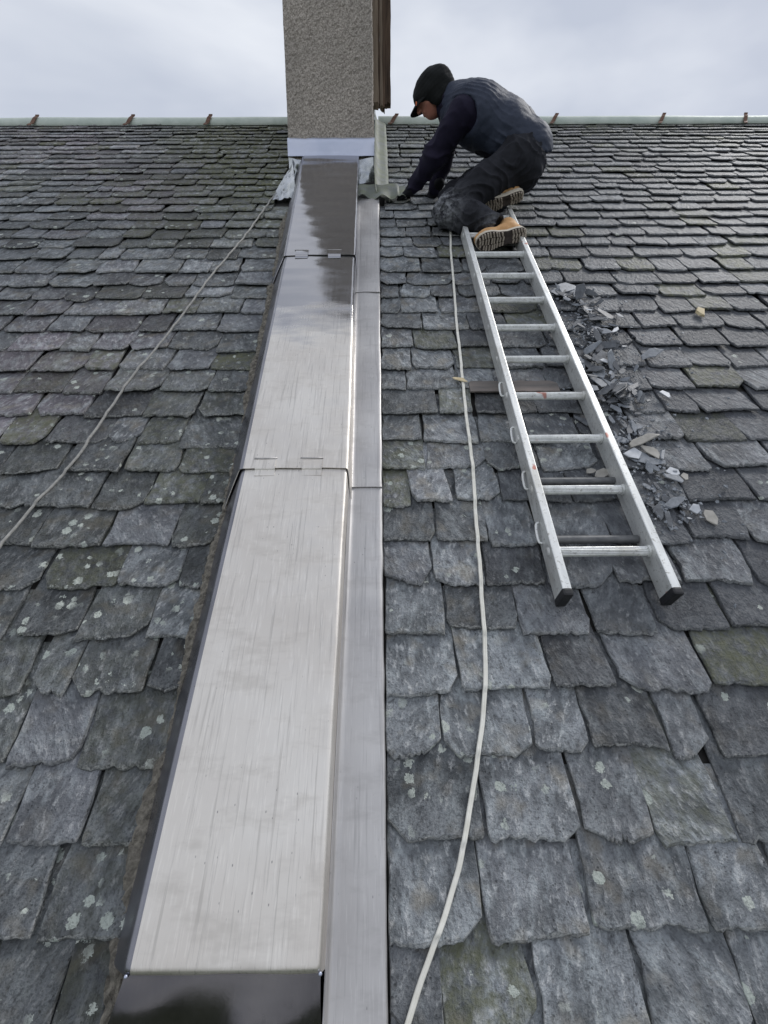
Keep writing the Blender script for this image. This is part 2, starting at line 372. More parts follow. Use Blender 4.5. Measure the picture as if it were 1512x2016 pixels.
def sheet(fn, us, vs, thick, name, mat, parent, base, smooth=True, flank=None):
    """bent sheet of metal: fn(u_index, v_index) -> point, given a thickness along its own normals"""
    nu, nv = us, vs
    P = np.array([[fn(i, j) for j in range(nv)] for i in range(nu)], float)
    du = np.gradient(P, axis=0); dv = np.gradient(P, axis=1)
    nrm = np.cross(du, dv); nrm /= np.linalg.norm(nrm, axis=2, keepdims=True) + 1e-9
    Q = P - nrm * thick
    V = np.concatenate([P.reshape(-1, 3), Q.reshape(-1, 3)]) - np.array(base)
    k = nu * nv; F = []
    ix = lambda i, j: i * nv + j
    for i in range(nu - 1):
        for j in range(nv - 1):
            F.append((ix(i, j), ix(i + 1, j), ix(i + 1, j + 1), ix(i, j + 1)))
            F.append((k + ix(i, j), k + ix(i, j + 1), k + ix(i + 1, j + 1), k + ix(i + 1, j)))
    for i in range(nu - 1):
        F.append((ix(i, 0), k + ix(i, 0), k + ix(i + 1, 0), ix(i + 1, 0)))
        F.append((ix(i, nv - 1), ix(i + 1, nv - 1), k + ix(i + 1, nv - 1), k + ix(i, nv - 1)))
    for j in range(nv - 1):
        F.append((ix(0, j), ix(0, j + 1), k + ix(0, j + 1), k + ix(0, j)))
        F.append((ix(nu - 1, j), k + ix(nu - 1, j), k + ix(nu - 1, j + 1), ix(nu - 1, j + 1)))
    me = mesh(name, V, F, mat, smooth)
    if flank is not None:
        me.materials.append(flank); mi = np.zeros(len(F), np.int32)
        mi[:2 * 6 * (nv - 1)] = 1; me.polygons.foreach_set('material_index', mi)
    try: me.set_sharp_from_angle(angle=math.radians(50))
    except Exception: pass
    return link(name, me, parent)

# ================================================================== THE SETTING
RIDGE_V = 5.60
# ground far below, back slope and boarding under the slates
structure(link('ground', mesh('ground', [(-900, -900, -7), (900, -900, -7), (900, 900, -7), (-900, 900, -7)], [(0, 1, 2, 3)], M['ground'])))
ry, rz = RIDGE_V * math.cos(PITCH), RIDGE_V * math.sin(PITCH)
mb = MB(); mb.box((-9, 0.0, -0.05), (9, 5.6, 0.0))
back = structure(mb.build('back_slope', M['underlay'])); back.matrix_world = Matrix.Translation((0, ry + 0.02, rz - 0.06)) @ Matrix.Rotation(-PITCH, 4, 'X')
mb = MB(); mb.box((-8, ry * 2 - 0.4, -7), (8, ry * 2, -0.6)); mb.box((-8, -1.45, -7), (8, -1.2, -1.4))
structure(mb.build('house_wall', M['harl']))

# edges of the two slated fields (v, u)
LEFT_B = [(-2, -0.130), (-0.47, -0.130), (-0.46, -0.535), (0.2, -0.540), (0.9, -0.540), (1.6, -0.556), (2.3, -0.583), (3.0, -0.603), (3.55, -0.610), (3.62, -0.735), (3.9, -0.735), (4.05, -0.722), (4.4, -0.722), (5.6, -0.745)]
RIGHT_B = [(-2, 0.008), (3.45, 0.006), (3.62, 0.006), (3.68, 0.070), (5.6, 0.070)]
courses = [-0.1377]
while courses[-1] > -1.5: courses.append(courses[-1] - 0.156)
courses = sorted(courses) + [0.014, 0.190, 0.345, 0.506, 0.666, 0.822, 0.988, 1.145, 1.300, 1.457, 1.612, 1.763, 1.920, 2.076, 2.230, 2.390,
           2.522, 2.670, 2.840, 2.990, 3.125, 3.265, 3.400, 3.526, 3.655, 3.783, 3.900, 4.017, 4.133, 4.252, 4.375, 4.492, 4.607, 4.721, 4.836, 4.952, 5.062, 5.160, 5.252, 5.342, 5.430, 5.515]

def to_view(u, v, n=0.0):
    d = Vector((u, v, n - CAM_H)); z = d.dot(fwd)
    if z < 0.05: return None
    return 756 + 900 * d.dot(right) / z, 1008 - 900 * d.dot(upv) / z, z

def slate_mesh(w, e, L, t, near, skew, xl0=0.0, xl1=0.0):
    """one hand-dressed slate: tail on y=0, chipped lower edge, thin uneven sides; returns verts, faces"""
    nt = 15 if near else 7
    hw = w / 2
    chipL = (random.uniform(.006, .050), random.uniform(.006, .055)) if random.random() < (.42 if near else .6) else (0.003, 0.015)
    chipR = (random.uniform(.006, .050), random.uniform(.006, .055)) if random.random() < (.42 if near else .6) else (0.003, 0.015)
    jag = random.uniform(0, 99); bow = random.uniform(-.008, .007); sl = random.gauss(0, .009)
    O = []
    for y, j in ((L, 0), (e * 1.05, 1), (e * .72, 1), (e * .42, 1)):
        if y > chipL[1] + .01: O.append([-hw + xl0 * (1 - y / L) + xl1 * y / L + random.gauss(0, .0032) * j, y])
    O.append([-hw + random.gauss(0, .001), chipL[1]])
    x0, x1 = -hw + chipL[0], hw - chipR[0]
    notch = random.uniform(.25, .75) if random.random() < .16 else None
    for i in range(nt + 1):
        s = i / nt; x = x0 + (x1 - x0) * s
        y = bow * 4 * s * (1 - s) + sl * (s - .5) + random.gauss(0, .0021) + .0022 * N3(s * 3.1, jag) + (random.uniform(0, .006) if random.random() < .12 else 0)
        if i == 0: y = min(y, chipL[1] - .005)
        if i == nt: y = min(y, chipR[1] - .005)
        if notch and abs(s - notch) < .09: y += random.uniform(.004, .012)
        O.append([x, y])
    O.append([hw + random.gauss(0, .001), chipR[1]])
    for y, j in ((e * .42, 1), (e * .72, 1), (e * 1.05, 1), (L, 0)):
        if y > chipR[1] + .01: O.append([hw + random.gauss(0, .0022) * j, y])
    ends = {min(range(len(O)), key=lambda i: abs(O[i][0] - x0) + abs(O[i][1])), min(range(len(O)), key=lambda i: abs(O[i][0] - x1) + abs(O[i][1]))}
    for p in O: p[0] += skew * p[1]
    n = len(O)
    def inset(p, ds, dt):
        x, y = p; c = skew * y
        if y < e * .5: y = y + dt * (1 - y / (e * .5))
        return c + (x - c) * (1 - ds / hw), y
    rings = [[], [], [], []]; edge = [[], [], [], []]
    for i in range(n):
        tail = O[i][1] < e * .3
        d1 = random.uniform(.0, .003); d2 = d1 + random.uniform(.001, .006); d3 = d2 + random.uniform(.001, .013 if random.random() < .3 else .005)
        if abs(O[i][0] - skew * O[i][1]) > hw - .064 and (O[i][1] > .004 or abs(O[i][0] - skew * O[i][1]) > hw - .004) or i in ends: d1, d2, d3 = .001, .003, .006
        zj = random.uniform(-.0012, .0012)
        rings[0].append((*inset(O[i], 0, 0), 0.0))
        rings[1].append((*inset(O[i], .0005, d1), t * .42 + zj))
        rings[2].append((*inset(O[i], .0015, d2), t * (.80 if tail else .85) + zj))
        rings[3].append((*inset(O[i], .0035, d3), t))
        for k, w_ in enumerate((0, .8, 1.0, .15)): edge[k].append(w_ * random.uniform(.4, 1) if tail else w_ * .25)
    V = [q for r in rings for q in r]; F = []
    for k in range(3):
        for i in range(n):
            a, b = k * n + i, k * n + (i + 1) % n
            F.append((a, b, b + n, a + n))
    V.append((skew * e, e * .9, t)); F += [(3 * n + i, 3 * n + (i + 1) % n, 4 * n) for i in range(n)]
    return V, F, [q for r in edge for q in r] + [0.0]

def slate_tones(side, u, v):
    r = random.random
    tone = min(1, max(0, random.gauss(.50, .35)))
    purple, lich, wet, moss = 0.0, .05 + .1 * r(), 0.0, 0.0
    pz = N3(u * .9 + 7, v * .8 + 3)
    if side == 'L':
        if v > 1.2: purple = min(1, max(0, .45 + 1.2 * pz + random.gauss(0, .2)) * min(1, max(0, (-u - .75) / .8)))
        if v < 1.7: lich = max(0, min(1, .75 - .3 * v * .6 + random.gauss(0, .22)))
        else: lich = max(0, .22 + random.gauss(0, .14))
        moss = max(0, min(.45, random.gauss(.10, .14))) if v < 2.4 and u > -1.5 else 0
        moss += max(0, min(.95, (v - 2.7) * .75 * max(0, 1.15 - abs(u + .9) / 1.0) + random.gauss(0, .08)))
        tone *= .9 if v < 1.7 else 1.0
        tone -= .16
        if v > 2.0: tone += .10
        if v > 3.3: tone += .14
    else:
        wet = max(0, min(1, (u - .35) * 1.7 + random.gauss(0, .18))) * (1 if v > .6 else max(.25, v / .6)) * (.9 if v < 3.4 else .75)
        if v > 1 and u < .45: wet *= .5
        purple = max(0, min(.35, .05 + .6 * pz + random.gauss(0, .1))) if u > 1.2 else max(0, random.gauss(0, .1))
        lich = max(0, .14 + random.gauss(0, .20)) if v < 1.4 else .08 * r()
        tone += .16 if (u < .45 or v < .7) else .04
        if v > 2.6: tone += .12
        moss = max(0, min(.8, (v - 4.6) * .5 + random.gauss(0, .15))) if v > 4.3 else (max(0, random.gauss(.15, .2)) if u < .3 and v > 3.5 else moss)
    q = r()
    if q < .10: moss = max(moss, random.uniform(.35, .8))          # olive weathered slates
    elif q < .15: tone, wet, lich, moss, purple = random.uniform(.8, 1.0), .45, 0, 0, .15     # smooth replacements
    return (max(0, min(1, tone)), purple, lich, 1), (wet, moss, r(), 1)

def add_tone(me, ta, tb):
    for nm, t in (('tone', ta), ('tone_b', tb)):
        at = me.color_attributes.new(nm, 'FLOAT_COLOR', 'POINT')
        at.data.foreach_set('color', np.asarray(t, dtype=np.float32).ravel())

FIELDS = {}
def slate_field(side, root_name, label):
    bnd = LEFT_B if side == 'L' else RIGHT_B
    far = -6.2 if side == 'L' else 6.2
    root = bpy.data.objects.new(root_name, None); COL.objects.link(root); root.matrix_world = ROOF.copy()
    root['label'] = label; structure(root)
    recs = []
    for ci, v0 in enumerate(courses):
        e = (courses[ci + 1] - v0) if ci + 1 < len(courses) else 0.085
        nxt = e
        L = e * 2.05 if v0 < 5.35 else e * 1.6
        wmean = .204 if v0 < 3.4 else .215
        lim = min(abs(far), 1.9 + .86 * max(0.0, v0 + .6))
        x = 0.0
        first = True
        b0 = lerp_tab(bnd, v0 + .004); b1 = lerp_tab(bnd, v0 + e)
        if side == 'L': xpos = min(b0, b1)
        else: xpos = max(b0, b1)
        span0 = abs(xpos)
        while abs(xpos) < lim:
            w = max(.105, min(.30, random.gauss(wmean, .036)))
            if first: w = random.choice([.10, .15, .19, .22]) * random.uniform(.9, 1.1)
            gap = random.choice([.003, .005, .006, .008, .010]) if random.random() < .88 else .016
            if side == 'L': uc = xpos - w / 2; xpos -= w + gap
            else: uc = xpos + w / 2; xpos += w + gap
            recs.append((uc, v0, w, e, L, first)); first = False
    # largest in view become parts
    scored = []
    for r_ in recs:
        p = to_view(r_[0], r_[1] + r_[3] / 2)
        s = -1
        if p and -70 < p[0] < 1582 and 200 < p[1] < 2100: s = r_[2] * r_[3] / p[2] ** 2.6
        scored.append(s)
    order = sorted(range(len(recs)), key=lambda i: -scored[i])
    own = set(i for i in order[:300] if scored[i] > 0)
    SV, SF, TA, TB = [], [], [], []
    for i, (uc, v0, w, e, L, first) in enumerate(recs):
        near = scored[i] > 0 and v0 < 2.3
        t = random.uniform(.0060, .0105)
        k = (.0150 if v0 < 2.2 else .0150 if v0 < 3.6 else .0140) / e
        T = .012 + random.uniform(-.001, .004) + (.004 if random.random() < .1 else 0)
        skew = random.gauss(0, .045) if not first else 0.0
        V, F, ED = slate_mesh(w, e, L, t, near, skew)
        v0j = v0 + random.gauss(0, .0055) + (random.uniform(-.022, .008) if random.random() < .15 else 0)
        Mx = Matrix.Translation((uc, v0j, T - t)) @ Matrix.Rotation(random.gauss(0, .010), 4, 'Z') @ Matrix.Rotation(-math.atan(k) + random.gauss(0, .003), 4, 'X') @ Matrix.Rotation(random.gauss(0, .008), 4, 'Y')
        ta, tb = slate_tones(side, uc, v0)
        if side == 'R' and first and abs(v0 - 3.265) < .02: ta, tb = (1.0, 0, 0, 1), (.55, 0, .3, 1)
        if i in own:
            me = mesh('slate', V, F, M['slate'])
            add_tone(me, [(*ta[:3], q) for q in ED], [tb] * len(V))
            link('slate', me, root, Mx)
        else:
            b = len(SV); SV += [tuple(Mx @ Vector(q)) for q in V]; SF += [tuple(j + b for j in f) for f in F]
            TA += [(*ta[:3], q) for q in ED]; TB += [tb] * len(V)
    me = mesh('far_slates', SV, SF, M['slate']); add_tone(me, TA, TB)
    o = link('far_slates', me, root); o['kind'] = 'stuff'
    # boarding below
    mb = MB()
    if side == 'L': mb.box((-7, -1.55, -.06), (-.30, RIDGE_V, -.022))
    else: mb.box((-.295, -1.55, -.06), (7, RIDGE_V, -.022))
    mb.build('boarding', M['underlay'], root)
    FIELDS[side] = root
    return root
slate_field('L', 'roof_left', 'weathered grey and purple slated roof slope left of the lead box')
slate_field('R', 'roof_right', 'dark blue grey slated roof slope right of the lead gutter')

# crumbling mortar along the cut slates beside the lead box
nv_, nu_ = 420, 9
V, F = [], []
for j in range(nv_ + 1):
    v = -.42 + 3.92 * j / nv_
    b = lerp_tab(LEFT_B, max(v, -.4))
    wl = .018 + .030 * max(0, N3(v * 5, 1.3) + .25) + .012 * N3(v * 31, 4)
    for i in range(nu_):
        s = i / (nu_ - 1)
        u = b - wl + (wl + .035) * s
        h = .014 + .010 * math.sin(math.pi * min(1, s * 1.1)) + .010 * N3(u * 90, v * 60, 2) + .006 * N3(u * 240, v * 200, 5)
        h -= .022 * max(0, N3(v * 3.3, 7.7) + .05) + .012 * max(0, N3(v * 14, 2.2))
        if s == 0: h = -.004
        if s == 1: h = -.006
        V.append((u, v, h))
for j in range(nv_):
    for i in range(nu_ - 1):
        a = j * nu_ + i; F.append((a, a + 1, a + nu_ + 1, a + nu_))
link('mortar_fillet', mesh('mortar_fillet', V, F, M['mortar']), FIELDS['L'])

# ------------------------------------------------------------------ ridge capping with straps
def ridge(name, u0, u1, label, straps):
    base = (u0, RIDGE_V, 0)
    t = thing(name, label, 'ridge cap', base)
    n = max(2, int((u1 - u0) / .12))
    prof = [(-.060, .004), (-.057, .014), (-.044, .031), (-.022, .044), (.01, .048), (.05, .036), (.09, .005), (.12, -.05)]
    def fn(i, j):
        u = u0 + (u1 - u0) * j / n
        a, b = prof[i]
        return (u, RIDGE_V - .03 + a + .004 * N3(u * 2.2, 5), b + .004 + .005 * N3(u * 1.6, i * .4))
    sheet(lambda i, j: fn(len(prof) - 1 - i, j), len(prof), n + 1, .004, 'cap_roll', M['zinc'], t, base)
    for su in straps:
        w = .017; lean = random.uniform(.05, .16); mbs = MB()
        pts = [(-.115, .024), (-.100, .028), (-.076, .028), (-.054, .041), (-.028, .056), (.002, .062), (.010, .070)]
        vs = []
        for a, b in pts:
            off = lean * (a + .1) * 4
            for du, dz in ((-w, 0), (w, 0), (w, -.005), (-w, -.005)): vs.append((su + du + off, RIDGE_V - .03 + a, b + .004 + dz))
        fs = [(k * 4 + q, k * 4 + (q + 1) % 4, k * 4 + 4 + (q + 1) % 4, k * 4 + 4 + q) for k in range(len(pts) - 1) for q in range(4)]
        fs += [(3, 2, 1, 0), tuple((len(pts) - 1) * 4 + q for q in range(4))]
        mbs.add(vs, fs); mbs.build('strap', M['rust'], t, base=base)
ridge('ridge_cap', -6.6, -.70, 'pale green metal ridge cap with brown straps left of the chimney', [-3.24, -2.35, -1.605, -4.4])
ridge('ridge_cap', .005, 6.6, 'pale green metal ridge cap right of the chimney behind the man', [.118, 1.632, 2.652, 3.458, 4.4])

# ================================================================== CHIMNEY
CH_Y = 3.262
chim = bpy.data.objects.new('chimney', None); COL.objects.link(chim); chim.location = (-.36, CH_Y, 2.5)
tag(chim, 'tall brown roughcast chimney stack rising through the roof ridge', 'chimney')
def harled_box(x0, x1, y0, y1, z0, z1, step, taper=0.0, amp=.006):
    V, F = [], []; cx = (x0 + x1) / 2
    per = []
    nx, ny, nzz = int((x1 - x0) / step), int((y1 - y0) / step), int((z1 - z0) / step)
    for i in range(nx): per.append((x0 + (x1 - x0) * i / nx, y0, 0, -1))
    for i in range(ny): per.append((x1, y0 + (y1 - y0) * i / ny, 1, 0))
    for i in range(nx): per.append((x1 - (x1 - x0) * i / nx, y1, 0, 1))
    for i in range(ny): per.append((x0, y1 - (y1 - y0) * i / ny, -1, 0))
    n = len(per)
    for k in range(nzz + 1):
        z = z0 + (z1 - z0) * k / nzz
        s = 1 - taper * (z - z0)
        for (x, y, ax, ay) in per:
            X = cx + (x - cx) * s
            d = amp * (N3(x * 55 + ay * 9, y * 55 + ax * 7, z * 55) + .6 * N3(x * 120, y * 120, z * 120)) + .007 * N3(x * 3, y * 3, z * 3)
            corner = (ax != 0 and (abs(y - y0) < 1e-6)) or (ay != 0 and abs(x - x0) < 1e-6)
            V.append((X + ax * d + (-.004 if corner and ax > 0 else (.004 if corner and ax < 0 else 0)), y + ay * d, z))
    for k in range(nzz):
        for i in range(n):
            a, b = k * n + i, k * n + (i + 1) % n
            F.append((a, b, b + n, a + n))
    F.append(tuple(nzz * n + i for i in range(n)))
    return V, F
V, F = harled_box(-.692, -.030, CH_Y, CH_Y + 1.15, 2.55, 6.15, .014, .016)
off = chim.location
me = mesh('stack', [(x - off.x, y - off.y, z - off.z) for x, y, z in V], F, M['harl'])
link('stack', me, chim)
mb = MB(); mb.box((-.74, CH_Y - .06, 6.152), (.02, CH_Y + 1.2, 6.27), .012)
mb.build('cope', M['harl'], chim, base=tuple(off))
for px in (-.52, -.2):
    mb = MB(); mb.tube([(px, CH_Y + .5, 6.272), (px, CH_Y + .5, 6.32), (px, CH_Y + .5, 6.6), (px, CH_Y + .5, 6.62)], [.13, .11, .095, .11], 20); mb.build('chimney_pot', M['mortar'], chim, base=tuple(off))
# old boards hung on the right flank, lower ends ragged, clear of the ridge
bs = [(.24, -.055, .006, 3.300, 'board_pale'), (.31, -.05, .022, 3.335, 'board'), (.40, .020, .042, 3.370, 'board_pale'), (.45, .038, .060, 3.385, 'board'), (.50, .058, .082, 3.43, 'board'), (.55, .078, .112, 3.47, 'board')]
for dy, x0, x1, zb, mt in bs:
    mb = MB(); n = 26; vs = []
    for k in range(n + 1):
        z = zb + (6.1 - zb) * k / n
        j = .004 * N3(z * 7, dy * 30); j2 = .006 * N3(z * 5, dy * 60 + 3)
        for a, b in ((x0, CH_Y + dy - .05), (x1 + j2, CH_Y + dy - .05 + j), (x1 + j2, CH_Y + dy + .03), (x0, CH_Y + dy + .03)):
            vs.append((a, b, z + (random.uniform(-.012, .02) if k == 0 else 0)))
    fs = [(k * 4 + q, k * 4 + (q + 1) % 4, k * 4 + 4 + (q + 1) % 4, k * 4 + 4 + q) for k in range(n) for q in range(4)] + [(3, 2, 1, 0), tuple(n * 4 + q for q in range(4))]
    mb.add(vs, fs); mb.build('board', M[mt], chim, base=tuple(off))

# ================================================================== LEAD-CLAD BOX, three lapped sheets
BOX_H = .100
BL = [(-1, -.478), (-.18, -.478), (1.07, -.476), (2.64, -.506), (4.16, -.552), (5, -.57)]     # left arris
BR = [(-1, -.121), (-.18, -.121), (1.07, -.118), (2.64, -.139), (4.16, -.159), (5, -.165)]    # right arris
base = (-.30, -.2, 0)
box = thing('lead_box', 'pale lead clad box running up the roof slope to the chimney', 'lead flashing', base)
def box_profile(v, lift, h):
    l, r = lerp_tab(BL, v), lerp_tab(BR, v)
    P = [(l - .072, .002), (l - .066, .010), (l - .048, h * .38), (l - .025, h * .72), (l - .010, h * .93), (l - .004, h * .985), (l + .006, h)]
    for s in np.linspace(.04, .96, 15): P.append((l + (r - l) * s, h + .0022 * math.sin(s * math.pi)))
    P += [(r - .006, h), (r - .001, h - .003), (r + .003, h - .012), (r + .006, h * .55), (r + .010, .034)]
    cxm = (l + r) / 2
    return [(u + (lift if u > cxm + .15 else (-lift if u < cxm - .15 else 0)), n + lift) for u, n in P]
def lead_sheet(v0, v1, lift, drop, seed, wav):
    nv = max(30, int((v1 - v0) / .025))
    npr = len(box_profile(0, 0, BOX_H))
    def fn(i, j):
        s = j / (nv - 1)
        if seed == 1 and j < 6: s = (0, .0022, .005, .009, .014, .019)[j]
        u, n = box_profile(v0 + (v1 - v0) * s, lift, BOX_H)[i]
        dd = max(0.0, (BOX_H + lift - n) / BOX_H) * drop
        v = (v0 - dd) + (v1 - v0 + dd) * s
        e_ = .0010 * N3(v * 9 + seed, u * 7) + .0016 * N3(v * 2.3, u * 3, seed)
        # hand-dressed ripples across the upper sheets
        if wav: e_ += wav * (.0022 * N3(v * 11, u * 2.2, seed + 9) + .0013 * N3(v * 30, u * 3, seed + 4)) * min(1, max(.15, (v - 1.7) / .5))
        edge = .0012 * N3(u * 18, seed) if j == 0 else 0
        if seed == 1 and j < 6: n -= (.0085, .0045, .0020, .0008, .0003, 0)[j]; e_ += .0025 * N3(u * 6, 3.3) * (1 - j / 6)
        return (u + (.0016 * N3(v * 3.1, i * .2, seed) if i > 18 or i < 6 else 0), v + edge + .004 * N3(u * 9, seed) * (1 if j == 0 else 0), n + e_)
    return sheet(fn, npr, nv, .0026, 'lead_sheet', M['lead'], box, base, True, M['lead_flank_reflect'])
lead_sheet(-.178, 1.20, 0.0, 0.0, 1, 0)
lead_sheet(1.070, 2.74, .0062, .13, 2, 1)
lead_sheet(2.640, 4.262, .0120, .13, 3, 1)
# splayed lower end
def endf(i, j):
    l, r = -.478, -.121
    s = i / 26; q = j / 9
    le = l - .070 * q ** 1.1; re_ = r + .012 * q
    u = le + (re_ - le) * s
    v = -.178 - .165 * q - .006 * math.sin(q * math.pi)
    n = BOX_H + .0015 - (BOX_H - .010) * q ** 1.08 + (.020 * math.sin(math.pi * q) * (N3(u * 7, q * 2.1, 3) + .5 * N3(u * 17, q * 4, 8)))
    if j == 0: n = BOX_H - .0065; v = -.172
    if j == 1: v = -.183; n = BOX_H - .0105
    return (u, v, n)
sheet(lambda i, j: endf(26 - i, j), 27, 10, .0026, 'end_flap', M['lead_end_reflect'], box, base)
for su in (-.479, -.120):
    mb = MB(); bm = bmesh.new(); bmesh.ops.create_icosphere(bm, subdivisions=2, radius=.0036)
    for v in bm.verts: v.co = Vector((su, -.179, BOX_H - .006)) + v.co
    bm.verts.index_update(); mb.add([v.co[:] for v in bm.verts], [[v.index for v in f.verts] for f in bm.faces]); bm.free()
    mb.build('solder_bead', M['lead_new'], box, True, base)
# folded clips at the laps
for cu, cv, lift in ((-.400, 1.070, .0062), (-.238, 1.070, .0062), (-.425, 2.640, .0120), (-.245, 2.640, .0120)):
    w = .0345; ln = .040 if cv < 2 else .050
    h = BOX_H + lift + .0030
    pts = [(-.030, BOX_H + lift - .003), (-.010, BOX_H + lift - .0015), (-.0065, BOX_H + lift), (-.0055, h), (.0, h + .0022), (.010, h + .0014), (ln - .006, h + .0008), (ln, h - .001)]
    tw = random.uniform(-.02, .02)
    def cf(i, j): a, b = pts[j]; return (cu - w + 2 * w * i / 3 + a * tw, cv + a, b)
    sheet(cf, 4, len(pts), .0018, 'clip', M['lead'], box, base)
    mb = MB(); mb.tube([(cu - w * 1.25, cv + ln + .006, h - .0012), (cu - w * .3, cv + ln + .005, h - .0008), (cu + w * 1.05, cv + ln + .006, h - .0012)], .0028, 8); mb.build('solder_line', M['lead_dull'], box, True, base)
# upstand, fold and side wings where it meets the stack
def wp(x, y, z):          # world point to roof frame
    q = ROOF.inverted() @ Vector((x, y, z)); return (q.x, q.y, q.z)
FY = CH_Y - .016
def apron(i, j):
    x = -.694 + .668 * i / 20; z = [2.975, 2.962, 2.955, 2.93, 2.90, 2.87, 2.848, 2.842][j]
    y = FY - [-.012, .0, .004, .005, .006, .007, .010, .014][j] - .0035 * N3(x * 9, z * 14) - (.004 * N3(x * 16, 3) if j in (1, 2) else 0)
    return wp(x, y, z + .003 * N3(x * 13, 8 + j * .1))
sheet(lambda i, j: apron(i, 7 - j), 21, 8, .0025, 'apron', M['lead_new'], box, base)
def fold(i, j):
    x = -.578 + .425 * i / 14
    y, z = [(FY - .004, 2.850), (FY - .008, 2.832), (FY - .016, 2.822), (FY - .045, 2.812), (FY - .060, 2.800)][j]
    return wp(x, y, z + .002 * N3(x * 20, j))
sheet(lambda i, j: fold(i, 4 - j), 15, 5, .0022, 'upstand', M['lead_new'], box, base)
def wing(side):
    def fn(i, j):
        s = i / 12; q = j / 12
        if side < 0:
            x = -.690 + .118 * s; zt = 2.836 - .022 * s; zb = 2.60 + .05 * s - .03 * math.sin(s * 3)
            y = FY - .008 - .055 * s * (q ** .7) - .035 * q
        else:
            x = -.036 - .118 * s; zt = 2.838 - .020 * s; zb = 2.63 - .03 * s
            y = FY - .008 - .050 * s * (q ** .7) - .045 * q
        z = zt + (zb - zt) * q
        cr = .034 * math.sin(math.pi * q) * (.9 - 3.2 * abs(N3(x * 15, z * 11, 4 + side)) + 1.2 * (.3 - abs(N3(x * 34 + z * 20, z * 22, 7)))) * (1 if side < 0 else .35)
        return wp(x, y + cr, z)
    g = (lambda i, j: fn(i, 12 - j)) if side < 0 else (lambda i, j: fn(12 - i, 12 - j))
    sheet(g, 13, 13, .0022, 'side_wing', M['lead_bright'], box, base)
wing(-1); wing(1)

# ------------------------------------------------------------------ side gutter right of the box
base = (-.05, -.2, 0)
gut = thing('side_gutter', 'mauve grey lead side gutter strip between box and right hand slates', 'gutter', base)
def gutter_sheet(v0, v1, lift, seed):
    nv = int((v1 - v0) / .03)
    def fn(i, j):
        v = v0 + (v1 - v0) * j / (nv - 1)
        r = lerp_tab(BR, v)
        P = [(r + .0085, .060), (r + .0105, .034), (r + .016, .0275)]
        re_ = .004 + .003 * N3(v * 2.7, 3) + .002 * N3(v * 14, 9)
        for s in (.12, .3, .5, .7, .86): P.append((r + .016 + (re_ - r - .016) * s, .0255 + .003 * math.sin(s * math.pi) ))
        P += [(re_ - .004, .0275), (re_, .0235), (re_ + .001, .010), (re_ - .002, -.010)]
        u, n = P[i]
        return (u, v + (.003 * N3(u * 20, seed) if j == 0 else 0), n + lift + .0016 * N3(v * 4, u * 9, seed) + .0008 * N3(v * 15, u * 14, seed))
    sheet(fn, 12, nv, .0026, 'gutter_lining', M['lead_dull'], gut, base)
gutter_sheet(-.80, 1.13, 0, 1); gutter_sheet(1.045, 2.46, .0055, 2); gutter_sheet(2.385, 3.66, .0105, 3)

# ------------------------------------------------------------------ lead pieces around the chimney foot
base = (-.64, 3.75, 0)
lt = thing('valley_lead', 'crumpled pale lead tray at left foot of the chimney', 'lead flashing', base)
def vt(i, j):
    s = i / 14; q = j / 14
    v = 3.70 + .62 * q
    ul = -.748 + .05 * q + .012 * q * q; ur = -.575 - .09 * q
    u = ul + (ur - ul) * s
    n = .022 + .030 * s ** 2 + .035 * q * s + .028 * (.25 - abs(N3(u * 16, v * 9))) + .014 * (.25 - abs(N3(u * 40, v * 22)))
    if j == 0: n -= .012
    return (u, v + (.02 * math.sin(s * 5) * (1 - q)), n)
sheet(vt, 15, 15, .0025, 'tray', M['lead_bright'], lt, base)
base = (.02, 3.7, 0)
rt = thing('flank_flashing', 'weathered greenish lead flashing along right flank of the chimney', 'lead flashing', base)
def rf(i, j):
    v = 3.70 + 1.80 * j / 60
    P = [(-.024, .17), (-.024, .12), (-.020, .085), (-.004, .050), (.022, .036), (.050, .030), (.070, .024), (.078, .014)]
    u, n = P[i]
    if i < 2: v2 = v + (n * .0)
    return (u + .005 * N3(v * 4, i * .5) + .003 * N3(v * 17, i), v - (.05 * (i / 7) if j == 0 else 0), n + .004 * N3(v * 6, i * .3))
sheet(rf, 8, 61, .003, 'soaker', M['lead_old'], rt, base)
# loose curled end the man is dressing
def curl(i, j):
    s = i / 24; q = j / 8
    u = -.150 + .34 * s
    v = 3.615 + .16 * q + .04 * s + .012 * math.sin(s * 9)
    n = .052 + .018 * math.sin(s * 15) * (1 - q) + .024 * q + .010 * N3(u * 14, v * 8) - .018 * (s > .85)
    return (u, v, n)
sheet(curl, 25, 9, .003, 'curled_lap', M['lead_old'], rt, base)

